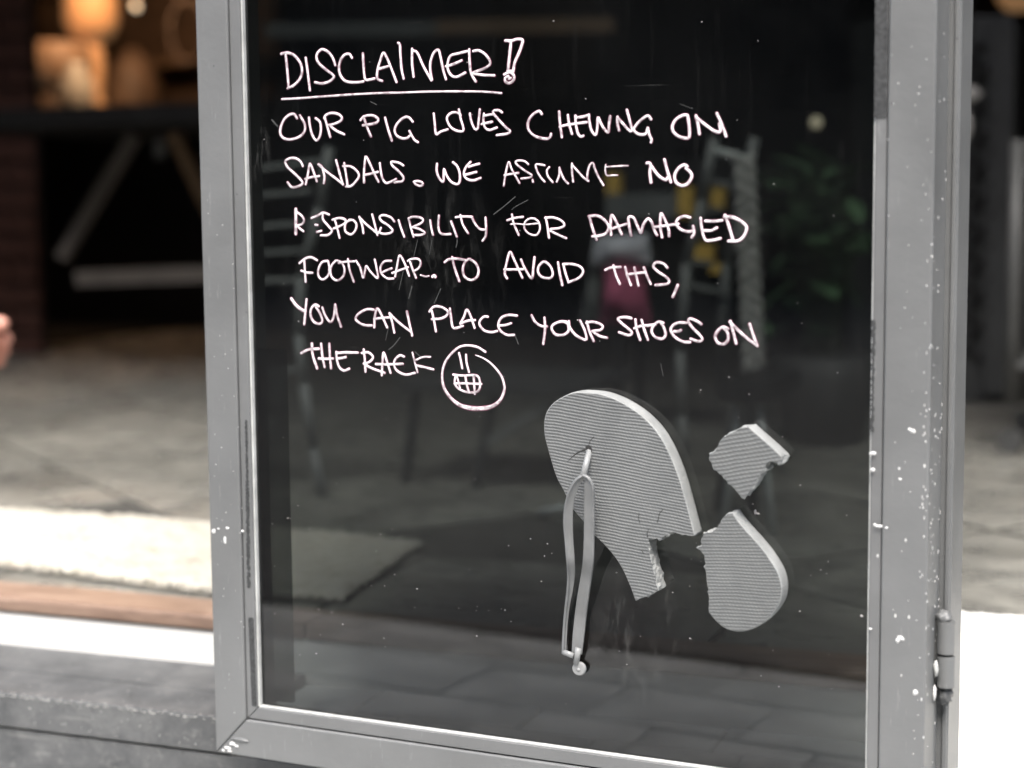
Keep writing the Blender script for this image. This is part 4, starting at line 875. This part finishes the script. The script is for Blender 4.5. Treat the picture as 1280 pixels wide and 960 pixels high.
bar(bm, p + Vector((0, 0, 0.11)), (p.x, p.y, 3.3), 0.003, 6)
o = bm_obj('ring_ornament', bm, M['brown'], smooth=True); setp(o, 'dark brown hanging ring right of the lamp near the door frame', 'ornament')
pe = atY(128, -60, 5.15)  # unseen lamp above the view, added for an orange reflection in the floor
pn_ = empty('pendant_lamp', tuple(pe)); setp(pn_, 'added orange pendant lamp out of view above the black counter, for its glow on the floor', 'lamp')
lathe('lamp_shade', [(0.10, 0), (0.14, 0.04), (0.12, 0.16), (0.03, 0.22)], M['added_pendant'], pn_, loc=(pe.x, pe.y, pe.z))
bm = bmesh.new(); bar(bm, (pe.x, pe.y, pe.z + 0.2), (pe.x, pe.y, 3.3), 0.004, 6); P(bm_obj('cord', bm, M['black']), pn_)
# brown backboard behind the counter
pb0 = atY(30, 60, 6.3); pb1 = atY(330, 60, 6.3)
bk = empty('back_shelf', ((pb0.x + pb1.x) / 2, 6.3, topz)); setp(bk, 'brown wooden shelf unit behind the lit lamp', 'shelf')
P(box('back_board', (pb0.x, pb1.x, 6.4, 6.44, FLOOR, 2.4), M['brown']), bk)
for zz in (0.9, 1.25, 1.6, 1.95): P(box('shelf', (pb0.x, pb1.x, 6.18, 6.398, zz, zz + 0.03), M['brownwood']), bk)
# brick pier at far left
Yb = 4.2; e0 = atY(28, 0, Yb).x; e1 = atY(46, 290, Yb).x
bp = empty('brick_wall', (e1 - 0.5, Yb, FLOOR)); setp(bp, 'dark red brick wall at the far left of the room', 'wall')
P(box('wall_core', (e1 - 1.4, e1 - 0.012, Yb + 0.01, Yb + 0.05, FLOOR, 3.3), M['mortar']), bp)
bmesh_ = tile_mesh('brick', 0.20, 0.062, 0.02, 0.004, mat=M['brick'])
hb_ = tile_mesh('brick', 0.094, 0.062, 0.02, 0.004, mat=M['brick'])
for r in range(41):
    for c in range(4 + r % 2):
        half = (r % 2 and c == 0)
        o = bpy.data.objects.new('brick', hb_ if half else bmesh_); COL.objects.link(o)
        o.matrix_world = Matrix.Translation(((e1 - 0.1 - c * 0.212 if r % 2 == 0 else (e1 - 0.047 if half else e1 - 0.1 - c * 0.212 + 0.106)) + random.gauss(0, 0.002), Yb + random.uniform(-0.012, -0.006), FLOOR + 0.035 + r * 0.0735)) @ Matrix.Rotation(R_(90), 4, 'X')
        mw = o.matrix_world.copy(); o.parent = bp; o.matrix_parent_inverse = Matrix.Translation(-Vector(bp.location)); o.matrix_basis = mw

# person sitting cross legged on the floor just outside the left edge, one hand reaching into view
def skinned(name, verts, edges, rad, mat, parent=None, lev=2):
    me = bpy.data.meshes.new(name); me.from_pydata([tuple(v) for v in verts], edges, []); o = bpy.data.objects.new(name, me); COL.objects.link(o)
    o.modifiers.new('skin', 'SKIN')
    for i, sv in enumerate(me.skin_vertices[0].data): sv.radius = (rad[i], rad[i]); sv.use_root = (i == 0)
    sb = o.modifiers.new('sub', 'SUBSURF'); sb.levels = sb.render_levels = lev; me.materials.append(mat)
    if parent: o.parent = parent; o.matrix_parent_inverse = parent.matrix_world.inverted()
    return o
def person():
    Yh = 2.05; k = (atY(20, 420, Yh) - atY(10, 420, Yh)).length / 10
    vs, es, rad = [], [], []
    def add(p, r, prev=None):
        vs.append(Vector(p)); rad.append(r)
        if prev is not None: es.append((prev, len(vs) - 1))
        return len(vs) - 1
    px, py = -2.32, 2.22
    pel = add((px, py, FLOOR + 0.13), 0.13); sp1 = add((px, py - 0.02, FLOOR + 0.30), 0.115, pel); sp2 = add((px + 0.02, py - 0.03, FLOOR + 0.46), 0.13, sp1); nk = add((px + 0.03, py - 0.04, FLOOR + 0.61), 0.05, sp2)
    h1 = add((px + 0.04, py - 0.06, FLOOR + 0.70), 0.075, nk); h2 = add((px + 0.045, py - 0.06, FLOOR + 0.80), 0.082, h1)
    tops = [sp1, sp2]
    # legs crossed in front
    LG = []
    for s_ in (-1, 1):
        a = add((px + s_ * 0.09, py - 0.05, FLOOR + 0.10), 0.085, pel); kn = add((px + s_ * 0.36, py - 0.26, FLOOR + 0.12), 0.055, a); an = add((px - s_ * 0.02, py - 0.36 - 0.05 * s_, FLOOR + 0.055), 0.036, kn); ft = add((px - s_ * 0.14, py - 0.40 - 0.05 * s_, FLOOR + 0.045), 0.032, an); LG.append((a, kn, an))
    # far arm resting on the knee
    sh = add((px - 0.17, py - 0.03, FLOOR + 0.53), 0.048, sp2); el = add((px - 0.30, py - 0.12, FLOOR + 0.33), 0.038, sh); wr = add((px - 0.30, py - 0.27, FLOOR + 0.20), 0.026, el); add((px - 0.28, py - 0.34, FLOOR + 0.19), 0.03, wr)
    # near arm reaching into the picture
    sh2 = add((px + 0.21, py - 0.04, FLOOR + 0.53), 0.048, sp2); el2 = add(atY(-190, 400, Yh + 0.10), 0.038, sh2); wr2 = add(atY(-62, 408, Yh), 0.024, el2)
    pm1 = add(atY(-40, 414, Yh), 25 * k, wr2); palm = add(atY(-24, 422, Yh), 25 * k, pm1)
    fk = 8.5 * k
    for (x1, y1, x2, y2, x3, y3, dy) in ((-12, 404, 2, 403, 8, 411, -0.03), (-10, 422, 6, 421, 13, 430, -0.01), (-11, 434, 3, 436, 10, 444, 0.01), (-14, 444, -2, 450, 4, 456, 0.03)):
        q = add(atY(x1, y1, Yh + dy), fk * 1.1, palm); q = add(atY(x2, y2, Yh + dy), fk, q); add(atY(x3, y3, Yh + dy), fk * 0.85, q)
    q = add(atY(-36, 436, Yh - 0.03), fk * 1.3, pm1); q = add(atY(-26, 450, Yh - 0.04), fk * 1.1, q); add(atY(-14, 458, Yh - 0.04), fk * 0.9, q)
    o = skinned('person', vs, es, rad, M['skin']); setp(o, 'person sitting at the left edge, only the fingertips of one hand in view', 'person')
    # clothing
    V_ = vs
    mid = V_[sh2].lerp(V_[el2], 0.75); mid2 = V_[sh].lerp(V_[el], 0.75)
    skinned('tee_shirt', [V_[pel] + Vector((0, 0, 0.06)), V_[sp1], V_[sp2], V_[sp2] + Vector((0, 0, 0.1)), V_[sh], mid2, V_[sh2], mid], [(0, 1), (1, 2), (2, 3), (2, 4), (4, 5), (2, 6), (6, 7)], [0.185, 0.165, 0.172, 0.095, 0.08, 0.066, 0.08, 0.066], M['black'], o)
    tv = [V_[pel]]; te = []; tr_ = [0.165]
    for (a, kn, an) in LG:
        b_ = len(tv); tv += [V_[a], V_[kn], V_[kn].lerp(V_[an], 0.9)]; tr_ += [0.12, 0.078, 0.055]; te += [(0, b_), (b_, b_ + 1), (b_ + 1, b_ + 2)]
    skinned('trousers', tv, te, tr_, M['darkgrey'], o)
    bm = bmesh.new(); bmesh.ops.create_icosphere(bm, subdivisions=3, radius=0.096)
    for v in list(bm.verts):
        v.co += Vector(V_[h2]) + Vector((0, 0.035, 0.03)) 
    hv = bm_obj('hair', bm, M['black'], smooth=True); hv.parent = o
    for nm, dx, dz, rr in (('eye', -0.028, 0.0, 0.012), ('eye', 0.028, 0.0, 0.012), ('nose', 0, -0.025, 0.013), ('mouth', 0, -0.06, 0.012)):
        bm = bmesh.new(); bmesh.ops.create_icosphere(bm, subdivisions=2, radius=rr, matrix=Matrix.Translation(Vector(V_[h2]) + Vector((dx, -0.088, dz - 0.03))))
        q = bm_obj(nm, bm, M['skin'] if nm == 'nose' else (M['maroon'] if nm == 'mouth' else M['black']), smooth=True); q.parent = o
person()

# ------------------------------------------------------------------ behind the glass
# dark partition at the back so the room behind the pane reads dark
# folding chair, left
def chair(name, lab, Yc_, post, rail_side, slats, legs, mat, hidden):
    t = empty(name, (atY(*post[-1], Yc_).x, Yc_, FLOOR)); setp(t, lab, 'chair', None)
    bm = bmesh.new()
    for i in range(len(post) - 1): bar(bm, atY(*post[i], Yc_), atY(*post[i + 1], Yc_), 0.0085, 10)
    P(bm_obj('back_post', bm, mat, smooth=True), t)
    bm = bmesh.new()
    for i in range(len(post) - 1): bar(bm, atY(post[i][0] + hidden, post[i][1], Yc_ + 0.03), atY(post[i + 1][0] + hidden, post[i + 1][1], Yc_ + 0.03), 0.0085, 10)
    P(bm_obj('back_post', bm, mat, smooth=True), t)
    for (x0, y0, x1, y1) in slats:
        bm = bmesh.new(); flatbar(bm, atY(x0, y0, Yc_), atY(x1, y1, Yc_ + 0.02), 0.016, 0.008); P(bm_obj('slat', bm, mat), t)
    for L_ in legs:
        bm = bmesh.new()
        for i in range(len(L_) - 1): bar(bm, atY(*L_[i][:2], Yc_ + L_[i][2]), atY(*L_[i + 1][:2], Yc_ + L_[i + 1][2]), 0.0085, 10)
        P(bm_obj('leg', bm, mat, smooth=True), t)
    return t
chair('slatted_chair', 'grey metal chair with a slatted back seen through the left of the dark glass', 2.2,
      [(412, 184), (400, 260), (376, 345), (374, 420), (380, 480)], -1,
      [(300, 214, 404, 200), (300, 246, 390, 238), (300, 285, 385, 278), (300, 318, 380, 312), (300, 350, 376, 350), (300, 470, 378, 460)],
      [[(380, 480, 0), (392, 560, 0), (406, 632, 0)], [(352, 470, 0.1), (345, 520, 0.1), (318, 590, 0.1)]], M['midgrey'], -98)
chair('slatted_chair', 'dark grey chair with short slats seen through the glass beside the rope', 2.5,
      [(893, 172), (878, 250), (858, 330), (850, 440)], 1,
      [(893, 190, 925, 200), (885, 225, 915, 232), (872, 262, 900, 262), (862, 325, 890, 330), (858, 355, 905, 365)],
      [[(850, 440, 0), (852, 520, 0), (858, 570, 0)]], M['midgrey'], 50)
# grey tub chair with maroon cushion
Yu = 2.7
tub = empty('tub_chair', (atY(770, 440, Yu).x, Yu + 0.1, FLOOR)); setp(tub, 'grey tub chair holding a maroon cushion behind the words THIS and SHOES', 'chair')
def sheet(name, quad, Yq, mat, parent, nu=14, nv=14, bulge=0.03, th=0.02, seed=0):
    vs = []; fs = []
    for side in (0, 1):
        for j in range(nv + 1):
            for i in range(nu + 1):
                s, t = i / nu, j / nv
                x = (quad[0][0] * (1 - s) + quad[1][0] * s) * (1 - t) + (quad[3][0] * (1 - s) + quad[2][0] * s) * t
                y = (quad[0][1] * (1 - s) + quad[1][1] * s) * (1 - t) + (quad[3][1] * (1 - s) + quad[2][1] * s) * t
                p = atY(x, y, Yq); p.y += -bulge * math.sin(math.pi * s) * math.sin(math.pi * t) * (1 if side == 0 else -0.6) + (0 if side == 0 else th) + 0.012 * noise.noise(Vector((x * 0.07, y * 0.03, seed))) * (1 - side)
                vs.append(p)
    n1 = (nu + 1) * (nv + 1)
    for j in range(nv):
        for i in range(nu):
            a = j * (nu + 1) + i; fs.append((a, a + 1, a + nu + 2, a + nu + 1)); fs.append((n1 + a, n1 + a + nu + 1, n1 + a + nu + 2, n1 + a + 1))
    ring = [i for i in range(nu + 1)] + [j * (nu + 1) + nu for j in range(1, nv + 1)] + [nv * (nu + 1) + i for i in range(nu - 1, -1, -1)] + [j * (nu + 1) for j in range(nv - 1, 0, -1)]
    for k in range(len(ring)): a, b = ring[k], ring[(k + 1) % len(ring)]; fs.append((a, n1 + a, n1 + b, b))
    return P(mesh_obj(name, vs, fs, mat, smooth=True), parent)
sheet('chair_back', [(745, 296), (808, 292), (812, 330), (738, 335)], Yu, M['greyfab'], tub)
sheet('chair_arm', [(742, 300), (756, 312), (748, 405), (725, 405)], Yu + 0.02, M['midgrey'], tub, bulge=0.015)
sheet('cushion', [(757, 333), (800, 336), (812, 408), (750, 408)], Yu - 0.03, M['maroon'], tub, bulge=0.05)
for x in (742, 800):
    bm = bmesh.new(); p = atY(x, 404, Yu + 0.05); bar(bm, p, (p.x, p.y, FLOOR), 0.012, 8); P(bm_obj('leg', bm, M['black']), tub)
# bench with grey board and yellow posts
Yz = 3.0
bn = empty('yellow_rack', (atY(800, 270, Yz).x, Yz, FLOOR)); setp(bn, 'rack with yellow posts and a wide grey board behind the word DAMAGED', 'rack')
def quadbox(name, x0, y0, x1, y1, Yq, th, mat, parent):
    a = atY(x0, y0, Yq); b = atY(x1, y1, Yq); bm = bmesh.new(); bbox(bm, min(a.x, b.x), max(a.x, b.x), Yq, Yq + th, min(a.z, b.z), max(a.z, b.z), bev=0.002); return P(bm_obj(name, bm, mat), parent)
quadbox('board', 757, 243, 846, 274, Yz, 0.03, M['midgrey'], bn)
quadbox('post', 757, 217, 774, 242.6, Yz, 0.03, M['yellow'], bn); quadbox('post', 847, 232, 864, 272, Yz, 0.03, M['yellow'], bn)
quadbox('post', 888, 236, 904, 262, Yz, 0.03, M['yellow'], bn); quadbox('post', 866, 305, 890, 326, Yz, 0.03, M['yellow'], bn); quadbox('post', 886, 330, 902, 342, Yz, 0.03, M['yellow'], bn)
quadbox('back_panel', 755, 200, 915, 420, Yz + 0.04, 0.02, M['black'], bn)
quadbox('foot', 765, 420, 775, 500, Yz + 0.04, 0.02, M['black'], bn); quadbox('foot', 895, 420, 905, 500, Yz + 0.04, 0.02, M['black'], bn)
# braided rope
bm = bmesh.new(); Yr_ = 2.45; p0 = atY(930, 195, Yr_); p1 = atY(944, 492, Yr_); n_ = 90
for ph in (0, 2.094, 4.189):
    pr = None
    for k in range(n_ + 1):
        t = k / n_; c = p0.lerp(p1, t); a = t * 34 + ph; q = c + Vector((0.012 * math.cos(a), 0.006 * math.sin(2 * a), 0))
        if pr is not None: bar(bm, pr, q, 0.0068, 6)
        pr = q
rp = empty('braided_rope', tuple(p0)); setp(rp, 'thick grey braided rope hanging behind the right part of the glass', 'rope'); P(bm_obj('braid', bm, M['rope'], smooth=True), rp)
bm = bmesh.new(); bar(bm, atY(893, 188, Yr_), atY(932, 198, Yr_), 0.006, 8); P(bm_obj('hook', bm, M['greymetal'], smooth=True), rp)
bm = bmesh.new(); bar(bm, p0, (p0.x, p0.y, 2.7), 0.002, 6); P(bm_obj('cord', bm, M['black'], smooth=True), rp)
# leafy plant
Yp = 3.0; pc = atY(1030, 520, Yp)
pl_ = empty('leafy_plant', (pc.x, Yp, FLOOR)); setp(pl_, 'broad leaved green plant in a dark pot behind the right edge of the glass', 'plant')
lathe('pot', [(0.07, 0), (0.09, 0.1), (0.10, 0.16), (0.08, 0.16)], M['pot'], pl_, loc=(pc.x, Yp, FLOOR))
lv = []; lf = []
for i in range(7):
    t = i / 6; wd = 0.5 * math.sin(math.pi * min(1, t * 0.92 + 0.04)) ** 0.8 * 0.62
    for s in (-1, 0, 1): lv.append((s * wd, t, -0.35 * t * t + (0.07 if s else 0)))
for i in range(6):
    for s in (0, 1): a = i * 3 + s; lf.append((a, a + 1, a + 4, a + 3))
lme = bpy.data.meshes.new('leaf'); lme.from_pydata(lv, [], lf); lme.materials.append(M['leaf']); lme.polygons.foreach_set('use_smooth', [True] * len(lf))
bms = bmesh.new()
rnd = random.Random(4)
for k in range(95):
    x = rnd.gauss(1022, 34); y = rnd.choice([rnd.uniform(200, 420), rnd.uniform(210, 300)])
    if x > 1082 or x < 955: x = rnd.uniform(985, 1078)
    p = atY(x, y, Yp + rnd.uniform(-0.12, 0.12)); L_ = rnd.uniform(0.045, 0.085)
    o = bpy.data.objects.new('leaf', lme); COL.objects.link(o)
    mw = Matrix.Translation(p) @ Matrix.Rotation(rnd.uniform(0, 6.28), 4, 'Z') @ Matrix.Rotation(rnd.uniform(-0.5, 1.0), 4, 'X') @ Matrix.Scale(L_, 4)
    o.parent = pl_; o.matrix_parent_inverse = Matrix.Translation(-Vector(pl_.location)); o.matrix_basis = mw
    if k % 4 == 0: bar(bms, (pc.x + rnd.uniform(-0.03, 0.03), Yp, FLOOR + 0.15), p, 0.0035, 5, 0.0015)
P(bm_obj('stems', bms, M['stem']), pl_)
# bulb behind glass, beam, baseboard, stool
p = atY(1020, 153, 3.2); r_ = empty('hanging_bulb', tuple(p)); bm = bmesh.new(); bmesh.ops.create_uvsphere(bm, u_segments=12, v_segments=8, radius=0.011, matrix=Matrix.Translation(p)); P(bm_obj('bulb', bm, M['bulb'], smooth=True), r_)
bm = bmesh.new(); bar(bm, p, (p.x, p.y, 3.3), 0.002, 6); P(bm_obj('cord', bm, M['black']), r_); setp(r_, 'small pale bulb hanging above the plant behind the glass', 'bulb', 'small hanging bulbs')
bm = bmesh.new(); a = atY(548, 34, 3.3); b = atY(768, 31, 3.3); flatbar(bm, a, b, 0.024, 0.03); tk = empty('wall_shelf', tuple((a + b) / 2)); setp(tk, 'narrow warm brown wooden shelf at the top centre behind the glass', 'shelf'); P(bm_obj('board', bm, M['brownwood']), tk)
bm = bmesh.new(); flatbar(bm, atY(335, 38, 3.3), atY(547, 36, 3.3), 0.018, 0.03); P(bm_obj('grey_board', bm, M['midgrey']), tk)
for q in (a, b):
    bm = bmesh.new(); bar(bm, (q.x, q.y, q.z), (q.x, q.y, 3.3), 0.003, 6); P(bm_obj('hanger', bm, M['black']), tk)
Yst = 2.12
sto = empty('stool', (atY(930, 640, Yst).x, Yst, FLOOR)); setp(sto, 'low stool on pale tapered legs behind the torn sandal fragment', 'stool')
for (x0, y0, x1, y1, dy) in ((924, 500, 904, 652, 0), (948, 500, 966, 664, 0), (935, 505, 941, 640, 0.14), (915, 505, 898, 630, 0.14)):
    bm = bmesh.new(); bar(bm, atY(x0, y0, Yst + dy), (lambda v: (v.x, v.y, FLOOR))(atY(x1, y1, Yst + dy)), 0.0045, 10, 0.0075); P(bm_obj('leg', bm, M['greymetal'] if dy == 0 else M['darkgrey'], smooth=True), sto)
a = atY(905, 500, Yst); b = atY(965, 488, Yst); P(box('seat', (a.x, b.x, Yst - 0.03, Yst + 0.2, a.z, a.z + 0.025), M['black'], bev=0.004), sto)
# low slatted table with pale rail end
Yl = 2.35
lt = empty('low_table', (atY(600, 640, Yl).x, Yl, FLOOR)); setp(lt, 'low dark slatted table with crossed legs behind the lower middle of the glass', 'table')
bm = bmesh.new(); flatbar(bm, atY(600, 560, Yl), atY(690, 502, Yl), 0.014, 0.012); P(bm_obj('brace', bm, M['midgrey']), lt)
bm = bmesh.new(); flatbar(bm, atY(618, 490, Yl), (lambda v: (v.x, v.y, FLOOR))(atY(596, 640, Yl)), 0.016, 0.012); P(bm_obj('leg', bm, M['darkgrey']), lt)
bm = bmesh.new(); flatbar(bm, atY(520, 490, Yl), (lambda v: (v.x, v.y, FLOOR))(atY(508, 640, Yl)), 0.016, 0.012); P(bm_obj('leg', bm, M['darkgrey']), lt)
a = atY(505, 488, Yl); b = atY(735, 488, Yl)
for k in range(4): P(box('slat', (a.x, b.x, Yl - 0.02 + k * 0.07, Yl + 0.035 + k * 0.07, a.z, a.z + 0.018), M['darkgrey'], bev=0.002), lt)
bm = bmesh.new(); bar(bm, atY(674, 641, 2.15), atY(715, 632, 2.15), 0.0055, 10); P(bm_obj('rail_end', bm, M['greymetal'], smooth=True), lt)
bm = bmesh.new(); flatbar(bm, atY(340, 628, 2.3), atY(735, 668, 2.2), 0.012, 0.012); P(bm_obj('foot_rail', bm, M['darkgrey']), lt)

# ------------------------------------------------------------------ right of the door
Yk = 3.7
cabx0 = atY(1060, 300, Yk).x; cabx1 = atY(1262, 300, Yk).x; cz = atY(1230, 18, Yk).z
cab = empty('cabinet', ((cabx0 + cabx1) / 2, Yk, FLOOR)); setp(cab, 'dark cabinet with a carved lattice door right of the door frame', 'cabinet')
P(box('cabinet_body', (cabx0, cabx1, Yk + 0.01, Yk + 0.4, FLOOR, cz), M['darkgrey'], bev=0.005), cab)
P(box('cabinet_frame', (cabx1 - 0.05, cabx1 + 0.004, Yk - 0.01, Yk + 0.01, FLOOR + 0.02, cz - 0.02), M['darkgrey'], bev=0.003), cab)
lat = []
xa, xb = atY(1205, 300, Yk).x, atY(1232, 300, Yk).x
bm = bmesh.new(); zz = FLOOR + 0.1; kk = 0
while zz < cz - 0.06:
    bmesh.ops.create_icosphere(bm, subdivisions=1, radius=0.013, matrix=Matrix.Translation((xb + (0.01 if kk % 2 else -0.004), Yk, zz))); 
    bmesh.ops.create_icosphere(bm, subdivisions=1, radius=0.013, matrix=Matrix.Translation((xb - 0.03 + (0.008 if kk % 2 else 0), Yk, zz + 0.015))); zz += 0.034; kk += 1
o = P(bm_obj('carved_lattice', bm, M['black'], smooth=True), cab); o['kind'] = 'stuff'
p = atY(1212, 118, 3.4); o = weld(0, 0, 0, 0.02, 0.022, 0.015, M['rope'], 'pale_tassel'); o.data.transform(Matrix.Translation(p)); 
ts = empty('cloth_tassel', tuple(p)); P(o, ts); setp(ts, 'pale knotted cloth tassel hanging on the dark cabinet', 'tassel')
o = weld(0, 0, 0, 0.011, 0.011, 0.03, M['rope'], 'tail'); o.data.transform(Matrix.Translation(atY(1207, 158, 3.4))); P(o, ts)
bm = bmesh.new(); bar(bm, p, (p.x, p.y, 3.3), 0.002, 6); P(bm_obj('cord', bm, M['black']), ts)
p = atY(1272, -2, 4.6); o = lathe('pendant_lamp', [(0.05, 0), (0.075, 0.03), (0.06, 0.1), (0.02, 0.13)], M['lamp'], loc=(p.x + 0.02, p.y, p.z - 0.03)); setp(o, 'orange lit lamp at the top right corner', 'lamp')
# trolley
Ytr = 2.95
tr = empty('metal_trolley', (atY(1300, 540, Ytr).x, Ytr, FLOOR)); setp(tr, 'grey metal trolley on a caster at the right edge', 'trolley')
for (x, dy) in ((1272, 0), (1400, 0), (1290, 0.3)):
    bm = bmesh.new(); p0 = atY(x, 175, Ytr + dy); p1 = atY(x - 8, 505, Ytr + dy); bar(bm, p0, p1, 0.012, 10); P(bm_obj('post', bm, M['trolley'], smooth=True), tr)
    bm = bmesh.new(); c = Vector((p1.x, p1.y, FLOOR + 0.022)); bmesh.ops.create_cone(bm, cap_ends=True, segments=20, radius1=0.022, radius2=0.022, depth=0.018, matrix=Matrix.Translation(c) @ Matrix.Rotation(R_(70), 4, 'Z') @ Matrix.Rotation(R_(90), 4, 'Y'))
    wv = P(bm_obj('caster', bm, M['trolley'], smooth=False), tr)
for y_ in (215, 455):
    p0 = atY(1272, y_, Ytr); p1 = atY(1400, y_, Ytr); P(box('shelf', (p0.x, p1.x, Ytr - 0.01, Ytr + 0.3, p0.z - 0.008, p0.z + 0.008), M['trolley']), tr)
for o in list(bpy.data.objects):
    for k in ('_u', '_w'):
        if k in o: del o[k]
print('tiles', ntile, 'objects', len(bpy.data.objects))
